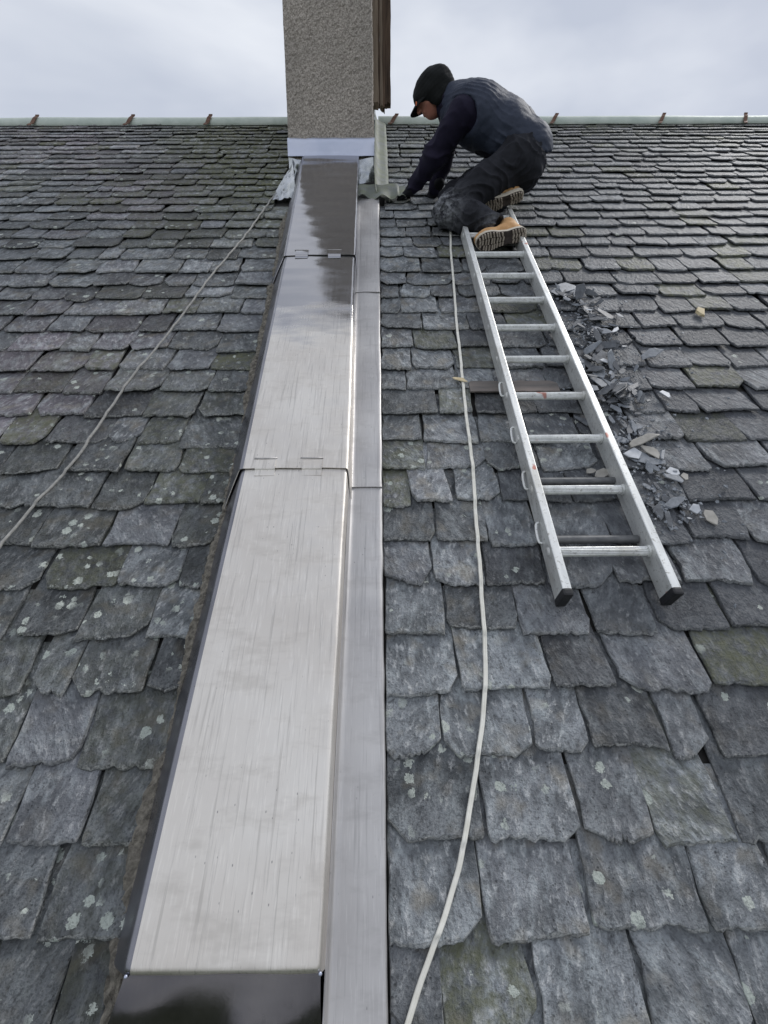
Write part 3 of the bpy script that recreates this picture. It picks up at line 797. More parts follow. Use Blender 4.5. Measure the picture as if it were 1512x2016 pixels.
# ================================================================== LADDER
LU, LW, LV0, SP, SK = .6941, .2903, .7502, .25, .0037
base = (LU, .58, .02)
lad = thing('ladder', 'silver aluminium ladder lying flat on the slates below the kneeling man', 'ladder', base)
def lp(a, b, n): return (LU + a - b * SK, LV0 + b, n)
SW, SN0, SN1 = .0275, .016, .094
V_END = 2.56
for sgn in (-1, 1):
    c = sgn * (LW / 2 + SW / 2)
    mb = MB(); mb.box((c - SW / 2, -.150, SN0), (c + SW / 2, V_END, SN1), .0035)
    mb.v = [lp(*q) for q in mb.v]; st = mb.build('stile', M['alu'], lad, base=base)
    mb = MB(); mb.box((c - SW / 2 - .0018, -.166, SN0 - .003), (c + SW / 2 + .0018, -.142, SN1 + .0018), .007)
    mb.v = [lp(*q) for q in mb.v]; mb.build('end_cap', M['rubber'], lad, base=base)
RN = .060
for k in range(11):
    b = k * SP
    if b > V_END - .05: break
    mb = MB(); mb.tube([lp(-LW / 2 + .001, b, RN), lp(LW / 2 - .001, b, RN)], .0158, 36, True, .0016); mb.build('rung', M['alu'], lad, base=base)
    for sgn in (-1, 1):      # swaged collars and rung ends
        mb = MB(); a = sgn * (LW / 2 - .004); mb.tube([lp(a - .004, b, RN), lp(a + .0035, b, RN)], .0195, 24); mb.build('collar', M['alu'], lad, base=base)
    mb = MB(); a = -(LW / 2 + SW); mb.tube([lp(a - .004, b, RN), lp(a - .001, b, RN), lp(a + .002, b, RN)], [.010, .016, .017], 20); mb.build('rung_end', M['alu'], lad, base=base)
# lower section's rungs beneath, the shadow on them put into their dark colour
for b in (.062, .312):
    mb = MB(); mb.tube([lp(-LW / 2 + .002, b, .034), lp(LW / 2 - .002, b, .034)], .0135, 20); mb.build('rear_rung', M['alu_shaded'], lad, base=base)
# guide brackets on the outer face
for b in (.08, .305, .535, .81):
    a = -(LW / 2 + SW) - .001
    pts = catmull([lp(a, b - .035, .040), lp(a - .010, b - .030, .040), lp(a - .013, b, .046), lp(a - .010, b + .03, .052), lp(a, b + .037, .054)], 4)
    mb = MB(); mb.tube(pts, .0045, 10); mb.build('guide_bracket', M['alu'], lad, True, base)

# ================================================================== CABLES, BOARD
def surf(v): return .013
def cable(name, pts, r, mat, label, cat, twin=False):
    base = pts[len(pts) // 2]
    pts = [(p[0], p[1], p[2]) for p in pts]
    C = catmull(pts, 14); C = [Vector((p.x + .004 * N3(p.y * 4, 2) + .0015 * N3(p.y * 17, 8), p.y, p.z + .002 * N3(p.y * 9, 6))) for p in C]
    def ride(p):       # the cable hangs from tail to tail of the courses
        lo_ = max([c for c in courses if c <= p.y] or [p.y]); return .0055 * max(0, 1 - (p.y - lo_) / .07) - .003
    C = [Vector((p.x, p.y, p.z + ride(p))) for p in C]
    mb = MB()
    if twin:
        t = thing(name, label, cat, base)
        for d in (-.72, .72):
            mb = MB(); mb.tube([p + Vector((d * r, d * r * .2, 0)) for p in C], r, 10); mb.build('core', mat, t, True, base)
    else:
        mb.tube(C, r, 10); mb.shift(base); o = link(name, mesh(name, mb.v, mb.f, mat, True)); o.matrix_world = ROOF @ Matrix.Translation(base); tag(o, label, cat)
wc = [(.470, 3.34), (.466, 3.2906), (.434, 2.8967), (.412, 2.5319), (.387, 2.1266), (.3705, 1.7917), (.3568, 1.5103), (.3488, 1.2706), (.3364, 1.064), (.3215, .8632), (.312, .7075), (.300, .5533), (.287, .4318), (.266, .3098), (.2355, .1896), (.199, .0729), (.166, -.0214), (.1257, -.1062), (.0902, -.1681), (.040, -.2631), (-.005, -.36), (-.03, -.5)]
cable('power_cable', [(u, v, .017) for u, v in wc], .0037, M['cable'], 'cream twin cable snaking down the slates left of the ladder', 'cable', True)
lw = [(-.740, 3.76), (-.7515, 3.7252), (-.8142, 3.281), (-.8871, 2.878), (-.9394, 2.6321), (-1.0238, 2.074), (-1.1000, 1.6962), (-1.1245, 1.4625), (-1.1556, 1.1924), (-1.2100, .9987), (-1.2513, .7995), (-1.31, .55), (-1.33, .2), (-1.40, -.2)]
cable('rope', [(u, v, .020) for u, v in lw], .0048, M['wire'], 'thin grey rope slanting across the left hand slates', 'rope')
def loose(name, verts, faces, base, mat, label, cat, group=None, smooth=False):
    o = link(name, mesh(name, [(a - base[0], b - base[1], c - base[2]) for a, b, c in verts], faces, mat, smooth))
    o.matrix_world = ROOF @ Matrix.Translation(base); tag(o, label, cat, group); return o
mb = MB(); n = 30; vs = []
for k in range(n + 1):
    s = k / n; u = .388 + .385 * s; wv = .004 * N3(u * 30, 1); wt_ = .006 * N3(u * 40, 7) - (.018 * max(0, s - .93) / .07)
    for b, c in ((1.580 + wv, .016), (1.580 + wv, .023), (1.652 + wt_, .021), (1.652 + wt_, .012)): vs.append((u, b, c + .002 * N3(u * 20, b * 9)))
fs = [(k * 4 + q, k * 4 + 4 + q, k * 4 + 4 + (q + 1) % 4, k * 4 + (q + 1) % 4) for k in range(n) for q in range(4)] + [(0, 1, 2, 3), (n * 4 + 3, n * 4 + 2, n * 4 + 1, n * 4)]
loose('timber_batten', vs, fs, (.58, 1.61, .02), M['wood'], 'weathered reddish timber batten lying across the slates under the ladder', 'batten')

# ================================================================== BROKEN SLATE
def shard(size, asp, thick, ang, tilt, tdir):
    n = random.randint(5, 8); a0 = random.uniform(0, 6.28)
    pts = []
    for i in range(n):
        a = a0 + 2 * math.pi * (i + random.uniform(-.32, .32)) / n
        r = size * .5 * random.uniform(.65, 1.15)
        x, y = math.cos(a) * r, math.sin(a) * r * asp
        pts.append((x, y))
    V = [(x, y, 0) for x, y in pts] + [(x * .93 + random.gauss(0, size * .02), y * .90 + random.gauss(0, size * .02), thick) for x, y in pts]
    F = [tuple(range(n))[::-1], tuple(range(n, 2 * n))] + [(i, (i + 1) % n, n + (i + 1) % n, n + i) for i in range(n)]
    Mx = Matrix.Rotation(tilt, 4, Vector((math.cos(tdir), math.sin(tdir), 0))) @ Matrix.Rotation(ang, 4, 'Z')
    return [Mx @ Vector(q) for q in V], F
def place_shard(u, v, n, size, asp, mat, label, group=None, tilt=.12, ang=None, thick=None, name='slate_shard'):
    V, F = shard(size, asp, thick or random.uniform(.0018, .0035), random.uniform(0, 3.14) if ang is None else ang, random.gauss(0, tilt), random.uniform(0, 6.28))
    lo = min(q.z for q in V)
    V = [(q.x, q.y, q.z - lo) for q in V]
    o = link(name, mesh(name, V, F, mat)); o.matrix_world = ROOF @ Matrix.Translation((u, v, n)); tag(o, label, 'slate shard' if name == 'slate_shard' else 'fragment', group)
sp = 'slate_shard'
place_shard(1.642, 2.198, .014, .085, .6, M['chip_yellow'], 'small yellow fragment lying alone on dark slates at far right', tilt=.3, name='fragment', thick=.012)
place_shard(1.131, .907, .014, .075, .7, M['chip_beige'], 'largest pale greenish shard at right end of the debris beside the lower ladder', ang=1.2)
place_shard(1.090, .942, .014, .055, .85, M['chip_white'], 'whitish rounded shard just left of the pale greenish one', ang=.3)
place_shard(1.005, 1.262, .028, .150, .28, M['chip_beige'], 'long beige strip of shard on the rubble beside the lower ladder', ang=.35, thick=.004)
place_shard(1.035, 1.215, .024, .095, .7, M['chip_beige'], 'broad beige shard leaning under the long beige strip', ang=2.2)
place_shard(.965, 1.205, .022, .110, .55, M['chip_white'], 'pale blue grey shard beside the broad beige one', ang=.1)
place_shard(1.020, 1.165, .020, .120, .35, M['chip'], 'flat blue shard lowest under the beige shards', ang=-.1)
place_shard(1.255, 1.835, .020, .125, .45, M['chip'], 'blue shard tucked in a joint right of the rubble', ang=.5, tilt=.2)
place_shard(1.214, 1.551, .018, .070, .65, M['chip_white'], 'whitish chip on slate corner right of the rubble', ang=-.7)
place_shard(1.080, 1.115, .016, .065, .9, M['chip_white'], 'small angular whitish shard alone right of the ladder', ang=.2)
place_shard(1.115, 1.098, .014, .045, .8, M['chip_beige'], 'tiny cream chip next to the angular whitish shard', ang=.9)
place_shard(.815, 1.110, .016, .080, .6, M['chip_beige'], 'cream chip between the ladder stiles near the lower rungs', ang=.6)
place_shard(.775, 1.125, .016, .045, .5, M['chip_beige'], 'small buff chip left of the cream chip inside the ladder', ang=.2)
place_shard(.829, 1.396, .016, .120, .35, M['chip_dark'], 'long thin shard inside the ladder by the right stile', ang=-.5)
place_shard(.352, 1.663, .018, .085, .35, M['chip_yellow'], 'dry brownish sliver beside the cream cable left of the batten', ang=-.4, name='fragment')
place_shard(.640, 1.29, .016, .075, .4, M['chip_beige'], 'flat buff chip on slates between the ladder stiles', ang=.1)
place_shard(.965, 2.40, .022, .125, .7, M['chip'], 'blue slate piece at head of the debris beside the ladder', ang=.2)
place_shard(1.010, 2.44, .022, .14, .65, M['chip'], 'larger blue slate piece at head of the debris', ang=1.0)
path = [(.985, 2.38), (1.02, 2.31), (1.05, 2.20), (1.06, 2.11), (1.03, 1.99), (1.02, 1.90), (1.01, 1.79), (1.00, 1.70), (1.00, 1.60), (.985, 1.51), (.98, 1.40), (.985, 1.27), (1.0, 1.18), (.985, 1.06), (.98, .95), (1.03, .92)]
for i in range(230):
    s = random.random() ** 1.35 * (len(path) - 1); k = min(int(s), len(path) - 2); f = s - k
    u = path[k][0] * (1 - f) + path[k + 1][0] * f; v = path[k][1] * (1 - f) + path[k + 1][1] * f
    dense = v > 1.45
    u += random.gauss(.01, .055); v += random.gauss(0, .04)
    edge_u = LU + LW / 2 + SW + .020 - (v - LV0) * SK
    if u < edge_u: u = edge_u + random.uniform(.0, .05)
    size = random.choice([.028, .038, .05, .062, .08, .11]) * (1.1 if dense else .8)
    mt = random.choices(['chip', 'chip_dark', 'chip_white'], [.44, .52, .04])[0]
    place_shard(u, v, .014 + random.random() ** 1.6 * (.024 if dense else .004), size, random.uniform(.25, .6), M[mt], '%s %s slate shard in the debris %s' % ('broad' if size > .07 else 'small', {'chip': 'blue grey', 'chip_dark': 'dark grey', 'chip_white': 'whitish'}[mt], 'beside the upper rungs' if v > 1.95 else ('beside the middle rungs' if v > 1.45 else 'beside the lower rungs')), 'slate shards beside the ladder', tilt=.28 if dense else .1)
# dark upright cluster
for i in range(12):
    place_shard(1.02 + random.gauss(0, .03), 1.575 + random.gauss(0, .03), .018 + .004 * i, random.uniform(.10, .16), random.uniform(.18, .35), M['chip_dark'], 'dark slate splinter in the bristling heap right of the ladder', 'dark slate splinters', tilt=.30, ang=random.gauss(.75, .18))
# uncountable grit
V, F = [], []
for i in range(800):
    s = random.random() * (len(path) - 1); k = min(int(s), len(path) - 2); f = s - k
    sg = .07 if random.random() < .7 else .22
    u = path[k][0] * (1 - f) + path[k + 1][0] * f + random.gauss(0, sg); v = path[k][1] * (1 - f) + path[k + 1][1] * f + random.gauss(0, .06 if sg < .1 else .15)
    if u < LU - .1: continue
    if abs(abs(u - LU) - (LW + SW) / 2) < .03: continue
    v_, f_ = shard(random.uniform(.006, .020), random.uniform(.4, .9), .003, random.uniform(0, 6), random.gauss(0, .3), random.uniform(0, 6))
    b = len(V); V += [(q.x + u, q.y + v, q.z + .014 + random.random() * .006) for q in v_]; F += [tuple(j + b for j in q) for q in f_]
o = link('slate_grit', mesh('slate_grit', V, F, M['chip'])); o.matrix_world = ROOF; tag(o, 'fine blue grey slate grit scattered around the ladder', 'grit', kind='stuff')

# ================================================================== PERSON
def surface_nets(F, org, h):
    neg = F < 0
    nx, ny, nz_ = F.shape
    cs = np.zeros((nx - 1, ny - 1, nz_ - 1), np.int8)
    for dx in (0, 1):
        for dy in (0, 1):
            for dz in (0, 1): cs += neg[dx:nx - 1 + dx, dy:ny - 1 + dy, dz:nz_ - 1 + dz]
    act = (cs > 0) & (cs < 8)
    idx = -np.ones(act.shape, np.int64); C = np.argwhere(act); idx[act] = np.arange(len(C))
    acc = np.zeros((len(C), 3)); cnt = np.zeros(len(C))
    corners = [(a, b, c) for a in (0, 1) for b in (0, 1) for c in (0, 1)]
    for p in corners:
        for ax in range(3):
            if p[ax]: continue
            q = list(p); q[ax] = 1
            fa = F[C[:, 0] + p[0], C[:, 1] + p[1], C[:, 2] + p[2]]; fb = F[C[:, 0] + q[0], C[:, 1] + q[1], C[:, 2] + q[2]]
            cr_ = (fa < 0) != (fb < 0)
            t = np.where(cr_, fa / np.where(fa == fb, 1, fa - fb), 0)
            pos = np.array(p, float)[None] + t[:, None] * (np.array(q, float) - np.array(p, float))[None]
            acc[cr_] += pos[cr_]; cnt[cr_] += 1
    V = (C + acc / cnt[:, None]) * h + org
    faces = []
    for ax in range(3):
        a, b = (ax + 1) % 3, (ax + 2) % 3
        sl0 = [slice(None)] * 3; sl1 = [slice(None)] * 3
        sl0[ax] = slice(0, -1); sl1[ax] = slice(1, None)
        e0 = neg[tuple(sl0)]; e1 = neg[tuple(sl1)]
        E_ = np.argwhere(e0 != e1)
        E_ = E_[(E_[:, a] > 0) & (E_[:, b] > 0) & (E_[:, a] < F.shape[a] - 1) & (E_[:, b] < F.shape[b] - 1)]
        inside = e0[E_[:, 0], E_[:, 1], E_[:, 2]]
        def cell(da, db):
            c = E_.copy(); c[:, a] += da; c[:, b] += db; return idx[c[:, 0], c[:, 1], c[:, 2]]
        q = np.stack([cell(-1, -1), cell(0, -1), cell(0, 0), cell(-1, 0)], 1)
        q[~inside] = q[~inside][:, ::-1]
        faces.append(q)
    return V, np.concatenate(faces)
def smin(a, b, k):
    h = np.clip(.5 + .5 * (b - a) / k, 0, 1); return b + (a - b) * h - k * h * (1 - h)
class SDF:
    def __init__(self, lo, hi, h):
        self.lo, self.h = np.array(lo, float), h
        ax = [np.arange(l, u_, h) for l, u_ in zip(lo, hi)]
        self.P = np.stack(np.meshgrid(*ax, indexing='ij'), -1); self.F = np.full(self.P.shape[:3], 1e3)
    def cone(self, a, b, ra, rb):
        a, b = np.array(a, float), np.array(b, float); d = b - a
        t = np.clip(((self.P - a) @ d) / (d @ d + 1e-12), 0, 1)
        return np.linalg.norm(self.P - a - t[..., None] * d, axis=-1) - (ra + (rb - ra) * t)
    def ell(self, c, axes, r):
        q = (self.P - np.array(c, float)) @ np.array(axes, float).T
        r = np.array(r, float); k = np.linalg.norm(q / r, axis=-1)
        return (k - 1) * r.min() if True else k
    def add(self, d, k=.02): self.F = smin(self.F, d, k) if self.F.min() < 900 else d; return self
    def chain(self, pts, rad, k=.02):
        for p, q, r0, r1 in zip(pts, pts[1:], rad, rad[1:]): self.add(self.cone(p, q, r0, r1), k)
        return self
    def cut(self, d, k=.012): self.F = -smin(-self.F, d, k); return self
    def mesh(self): return surface_nets(self.F, self.lo, self.h)
def vnormals(V, F):
    n = np.zeros_like(V); fn = np.cross(V[F[:, 2]] - V[F[:, 0]], V[F[:, 3]] - V[F[:, 1]])
    for k in range(4): np.add.at(n, F[:, k], fn)
    return n / (np.linalg.norm(n, axis=1, keepdims=True) + 1e-12)
def relax(V, F, it=3, lam=.5):
    for _ in range(it):
        s = np.zeros_like(V); c = np.zeros(len(V))
        for k in range(4):
            for d in (1, 3):
                np.add.at(s, F[:, k], V[F[:, (k + d) % 4]]); np.add.at(c, F[:, k], 1)
        V = V + lam * (s / np.maximum(c, 1)[:, None] - V)
    return V
def noise_arr(P, sc, seed=0.0): return np.array([mnoise.noise(Vector((x * sc[0] + seed, y * sc[1], z * sc[2]))) for x, y, z in P])

PB = np.array([.60, 2.40, 2.05])
def A(*p): return np.array(p, float)
# joints in metres (world)
PEL, WAI, CHE, UPB, NEC = A(.905, 2.57, 2.545), A(.80, 2.585, 2.665), A(.655, 2.61, 2.755), A(.545, 2.64, 2.815), A(.455, 2.665, 2.875)
HEA = A(.338, 2.68, 2.935)
HUP = A(-.62, .03, .78); HUP /= np.linalg.norm(HUP)
HFW = A(-.78, .10, -.62); HFW -= HUP * (HFW @ HUP); HFW /= np.linalg.norm(HFW)
HSD = np.cross(HUP, HFW)
SHA = A(.02, -.34, -.15); SHA /= np.linalg.norm(SHA)          # across the shoulders, towards the viewer
NSH, FSH = UPB + SHA * .165 + A(-.03, 0, -.015), UPB - SHA * .165 + A(-.02, 0, 0)
NEL, NWR, NHA = A(.365, 2.60, 2.545), A(.232, 2.775, 2.435), A(.180, 2.83, 2.405)
FEL, FWR, FHA = A(.44, 2.86, 2.62), A(.40, 2.86, 2.46), A(.375, 2.86, 2.425)
NHI, FHI = A(.875, 2.455, 2.46), A(.93, 2.69, 2.56)
NKN, NAN = A(.445, 2.405, 2.160), A(.690, 2.265, 2.03)
FKN, FAN = A(.50, 2.67, 2.335), A(.78, 2.53, 2.27)
def hp(f, u, s=0.0): return HEA + HFW * f + HUP * u + HSD * s

def person_part(name, V, F, mat, parent, smooth=True, dust=None):
    me = mesh(name, V - PB, F, mat, smooth)
    if dust is not None:
        at = me.attributes.new('dust', 'FLOAT', 'POINT'); at.data.foreach_set('value', np.asarray(dust, np.float32))
    return link(name, me, parent)

# --- the body itself, one continuous skin
S = SDF((.08, 2.05, 1.85), (1.12, 3.02, 3.10), .0125)
S.chain([PEL, WAI, CHE, UPB], [.125, .115, .12, .11], .05)
for sg in (1, -1): S.chain([PEL + SHA * .06 * sg, CHE + SHA * .07 * sg, UPB + SHA * .08 * sg], [.10, .10, .095], .05)
S.chain([UPB, NEC, hp(-.03, -.05)], [.08, .06, .055], .04)
S.chain([NSH, NEL, NWR], [.055, .043, .030], .03); S.chain([FSH, FEL, FWR], [.055, .043, .030], .03)
S.chain([NWR, NWR * .4 + NHA * .6], [.026, .018], .02); S.chain([FWR, FWR * .5 + FHA * .5], [.026, .018], .02)
S.chain([NHI, NKN, NKN * .35 + NAN * .65], [.09, .060, .040], .03); S.chain([FHI, FKN, FAN], [.09, .06, .042], .03)
V1, F1 = S.mesh(); V1 = relax(V1, F1, 2)
person = link('person', mesh('person', V1 - PB, F1, M['skin'], True)); person.location = tuple(PB)
tag(person, 'man in navy padded vest and black cap kneeling on the slates beside the chimney', 'person')

# --- head with face
S = SDF(HEA - .17, HEA + .17, .006)
ax3 = [HFW, HUP, HSD]
S.add(S.ell(hp(-.016, .0), ax3, (.096, .088, .078)), .02)
S.add(S.ell(hp(.030, -.055), ax3, (.066, .070, .060)), .03)
S.add(S.cone(hp(.045, -.098), hp(.058, -.094), .026, .022), .03)                      # chin
S.add(S.cone(hp(.093, .0), hp(.112, -.030), .010, .014), .014)                         # nose
for sg in (1, -1):
    S.add(S.cone(hp(.082, .018, .012 * sg), hp(.070, .018, .05 * sg), .012, .010), .014)   # brows
    S.add(S.cone(hp(.062, -.020, .044 * sg), hp(.05, -.045, .05 * sg), .018, .016), .02)    # cheeks
    S.add(S.ell(hp(-.012, -.012, .080 * sg), ax3, (.020, .032, .011)), .008)                # ears
    S.cut(S.cone(hp(.098, .002, .030 * sg), hp(.098, .002, .034 * sg), .014, .012), .01)    # eye sockets
    S.add(S.cone(hp(.076, .0, .031 * sg), hp(.077, .0, .031 * sg), .011, .011), .003)       # eyeballs
S.add(S.cone(hp(.092, -.062, -.02), hp(.092, -.062, .02), .008, .008), .01)                # lips
S.cut(S.cone(hp(.104, -.061, -.022), hp(.104, -.061, .022), .004, .004), .003)
S.add(S.cone(hp(-.03, -.06), NEC, .055, .060), .03)
V1, F1 = S.mesh(); V1 = relax(V1, F1, 1, .3)
person_part('head', V1, F1, M['skin'], person)

# --- jumper
S = SDF((.10, 2.28, 2.33), (1.10, 3.02, 3.06), .009)
S.chain([PEL, WAI, CHE, UPB], [.140, .135, .142, .125], .06)
for sg in (1, -1): S.chain([WAI + SHA * .06 * sg, CHE + SHA * .075 * sg, UPB + SHA * .09 * sg], [.11, .115, .108], .05)
S.chain([UPB, NEC, hp(-.06, -.085)], [.105, .082, .070], .04)
S.chain([NSH + SHA * .01, NEL, NWR + A(.01, -.005, .01)], [.086, .073, .047], .035)
S.chain([FSH, FEL, FWR], [.085, .070, .046], .035)
V1, F1 = S.mesh(); V1 = relax(V1, F1, 2); N1 = vnormals(V1, F1)
# folds gathered round the elbows and cuffs
w = np.exp(-(np.linalg.norm(V1 - NEL, axis=1) / .14) ** 2) + .8 * np.exp(-(np.linalg.norm(V1 - NWR, axis=1) / .10) ** 2) + .45
ph = V1 @ A(-.35, .25, -1.0) * 65 + 9 * noise_arr(V1, (8, 8, 8), 3)
d = w * (.011 * (1 - np.abs(np.sin(ph * .5))) ** 2 - .003 + .007 * noise_arr(V1, (16, 16, 16), 1.5))
V1 = V1 + N1 * d[:, None]
person_part('jumper', V1, F1, M['jumper'], person)

# --- padded vest
S = SDF((.36, 2.25, 2.36), (1.12, 2.98, 3.10), .0075)
HEMC = PEL + A(.035, 0, .020)
S.chain([HEMC, WAI + A(.015, 0, .012), CHE + A(.0, 0, .015), UPB + A(0, 0, .012)], [.158, .160, .166, .142], .06)
for sg in (1, -1): S.chain([HEMC + SHA * .075 * sg, WAI + SHA * .085 * sg, CHE + SHA * .10 * sg, UPB + SHA * .10 * sg], [.128, .128, .130, .118], .05)
S.chain([UPB + A(.02, 0, .03), NEC + A(.02, 0, .0)], [.125, .098], .04)
for sg in (1, -1): S.add(S.cone(UPB + SHA * .08 * sg, NSH + A(.02, 0, .045) if sg > 0 else FSH + A(.02, 0, .03), .10, .072), .04)
S.add(S.cone(HEMC + SHA * .05, PEL + SHA * .06 + A(.02, 0, -.08), .150, .150), .04); S.add(S.cone(HEMC - SHA * .05, PEL - SHA * .06 + A(.02, 0, -.08), .150, .150), .04)
# hollow, arm holes, neck opening, open hem
inner = np.minimum(S.cone(PEL - A(-.03, 0, .17), CHE, .11, .11), S.cone(CHE, UPB, .10, .09))
S.cut(-(-inner), .02)
S.cut(S.cone(NSH + SHA * .03 + A(-.015, 0, -.01), NSH + SHA * .25 + A(-.10, 0, -.25), .088, .10), .010)
S.cut(S.cone(NSH + SHA * .06 + A(-.02, 0, -.02), NEL + SHA * .05, .095, .10), .010)
S.cut(S.cone(FSH - SHA * .03, FSH - SHA * .25, .085, .10), .010)
S.cut(S.cone(NEC + A(-.03, 0, .01), hp(0, 0), .080, .115), .010)
hemn = (PEL - WAI) / np.linalg.norm(PEL - WAI)
S.cut((S.P[..., 2] - 2.480 - .45 * (S.P[..., 1] - 2.45) - .10 * np.maximum(0, S.P[..., 0] - .85)), .008)
V1, F1 = S.mesh(); V1 = relax(V1, F1, 2); N1 = vnormals(V1, F1)
sp_ = V1 @ (-hemn)
q = np.abs(np.sin(sp_ * 46 + .9 * noise_arr(V1, (4, 4, 4), 2)))
dg = V1 @ A(.55, .2, .80)
fo = np.sin(dg * 75 + 5.5 * noise_arr(V1, (5, 4, 5), 11))
d = .0020 * np.sqrt(q) - .002 + .0085 * (1 - np.abs(fo)) ** 2 * np.clip(.4 + 1.5 * noise_arr(V1, (6, 6, 6), 21), 0, 1) + .006 * noise_arr(V1, (9, 7, 13), 6) + .003 * noise_arr(V1, (30, 14, 40), 9)
V1 = V1 + N1 * d[:, None]
vest = person_part('vest', V1, F1, M['vest'], person)
# --- trousers
S = SDF((.30, 2.10, 1.90), (1.14, 2.90, 2.78), .0075)
S.add(S.cone(PEL + SHA * .06 + A(0, 0, -.01), PEL - SHA * .06, .145, .145), .04)
S.chain([PEL, WAI], [.142, .128], .05)
S.add(S.cone(NHI + A(.035, -.01, -.03), NHI, .125, .125), .05)
S.add(S.cone(FHI + A(.03, 0, -.06), FHI, .13, .12), .05)
S.chain([NHI, (NHI + NKN) / 2 + A(0, 0, .005), NKN], [.122, .108, .094], .04)
S.chain([NKN + A(-.005, 0, -.004), (NKN + NAN) / 2, NAN], [.094, .096, .078], .030)
S.chain([FHI, FKN], [.12, .088], .04); S.chain([FKN, FAN], [.085, .070], .035)
S.cut(S.cone(NAN + (NAN - NKN) * .22, NAN + (NAN - NKN) * .8, .062, .10), .01)
V1, F1 = S.mesh(); V1 = relax(V1, F1, 2); N1 = vnormals(V1, F1)
wk = np.exp(-(np.linalg.norm(V1 - NKN, axis=1) / .13) ** 2)
wh = np.exp(-(np.linalg.norm(V1 - NHI, axis=1) / .16) ** 2)
ph1 = (V1 - NKN) @ A(-.5, .3, .8) * 120 + 4.5 * noise_arr(V1, (9, 9, 9), 1)
ph2 = (V1 - NHI) @ A(.8, .2, -.5) * 60 + 9 * noise_arr(V1, (8, 8, 8), 8)
d = .020 * wk * (1 - np.abs(np.sin(ph1 * .5))) ** 2 + .022 * wh * (1 - np.abs(np.sin(ph2 * .5))) ** 2 + .012 * (1 - np.abs(np.sin(.5 * ((V1 - NKN) @ A(.3, .4, 1) * 60 + 11 * noise_arr(V1, (7, 7, 7), 31))))) ** 3 - .006 + .006 * noise_arr(V1, (13, 13, 13), 4) + .004 * noise_arr(V1, (20, 9, 30), 12)
V1 = V1 + N1 * d[:, None]
dust = np.clip(1.5 * np.exp(-(np.linalg.norm(V1 - (NKN + A(-.07, -.06, -.02)), axis=1) / .105) ** 2) + .55 * np.exp(-(np.linalg.norm(V1 - (NAN + A(0, -.06, -.03)), axis=1) / .08) ** 2) + .0, 0, 1)
person_part('trousers', V1, F1, M['trousers'], person, True, dust)
mb = MB(); tp = (NKN + NAN) / 2 + A(.045, -.098, .01); mb.box(tp - A(.0035, .003, .010), tp + A(.0035, .003, .010), .001); mb.build('white_tag', M['white'], person, base=tuple(PB))

# --- cap: knitted crown, hood roll behind, stiff peak
S = SDF(HEA - .21, HEA + .23, .006)
S.add(S.ell(hp(-.012, .012), ax3, (.122, .092, .104)), .02)
S.add(S.ell(hp(-.045, .020), ax3, (.106, .088, .096)), .03)
S.add(S.cone(hp(-.075, -.01), hp(-.085, -.055), .085, .072), .05)
for sg in (1, -1): S.add(S.cone(hp(.0, -.005, .07 * sg), hp(-.045, -.075, .06 * sg), .030, .034), .03)
for sg in (1, -1): S.add(S.cone(hp(.022, -.02, .066 * sg), hp(.0, -.085, .055 * sg), .026, .036), .03)
S.cut(S.cone(hp(.15, -.045), hp(.065, -.15), .085, .09), .012)
V1, F1 = S.mesh(); V1 = relax(V1, F1, 2); N1 = vnormals(V1, F1)
V1 = V1 + N1 * (.006 * noise_arr(V1, (18, 18, 18), 3) + .0006 * np.sin((V1 @ HUP) * 300))[:, None]
cap = person_part('cap', V1, F1, M['cap'], person)
V2, F2 = [], []
na, nb = 17, 6
for kk in range(2):
    for i in range(na):
        a = math.radians(-62 + 124 * i / (na - 1))
        for j in range(nb):
            r = .088 + .085 * j / (nb - 1) * math.cos(a) ** .6
            p = hp(-.006 + math.cos(a) * r, .022 - .36 * (j / (nb - 1)) * .085 - .010 * (math.sin(a) ** 2) * 2 - .0045 * kk, math.sin(a) * min(.092, r * .92))
            V2.append(p)
k_ = na * nb
for i in range(na - 1):
    for j in range(nb - 1):
        q = (i * nb + j, i * nb + j + 1, (i + 1) * nb + j + 1, (i + 1) * nb + j); F2.append(q); F2.append(tuple(k_ + z for z in q[::-1]))
rim = [i * nb + nb - 1 for i in range(na)]
for a, b in zip(rim, rim[1:]): F2.append((a, k_ + a, k_ + b, b))
me = mesh('peak', np.array(V2) - PB, F2, M['cap'], True); link('peak', me, cap)
tpt = hp(.112, -.004, .050); mb = MB(); mb.box(tpt - A(.004, .004, .012), tpt + A(.004, .004, .012), .002); mb.build('orange_tag', M['orange'], cap, base=tuple(PB))

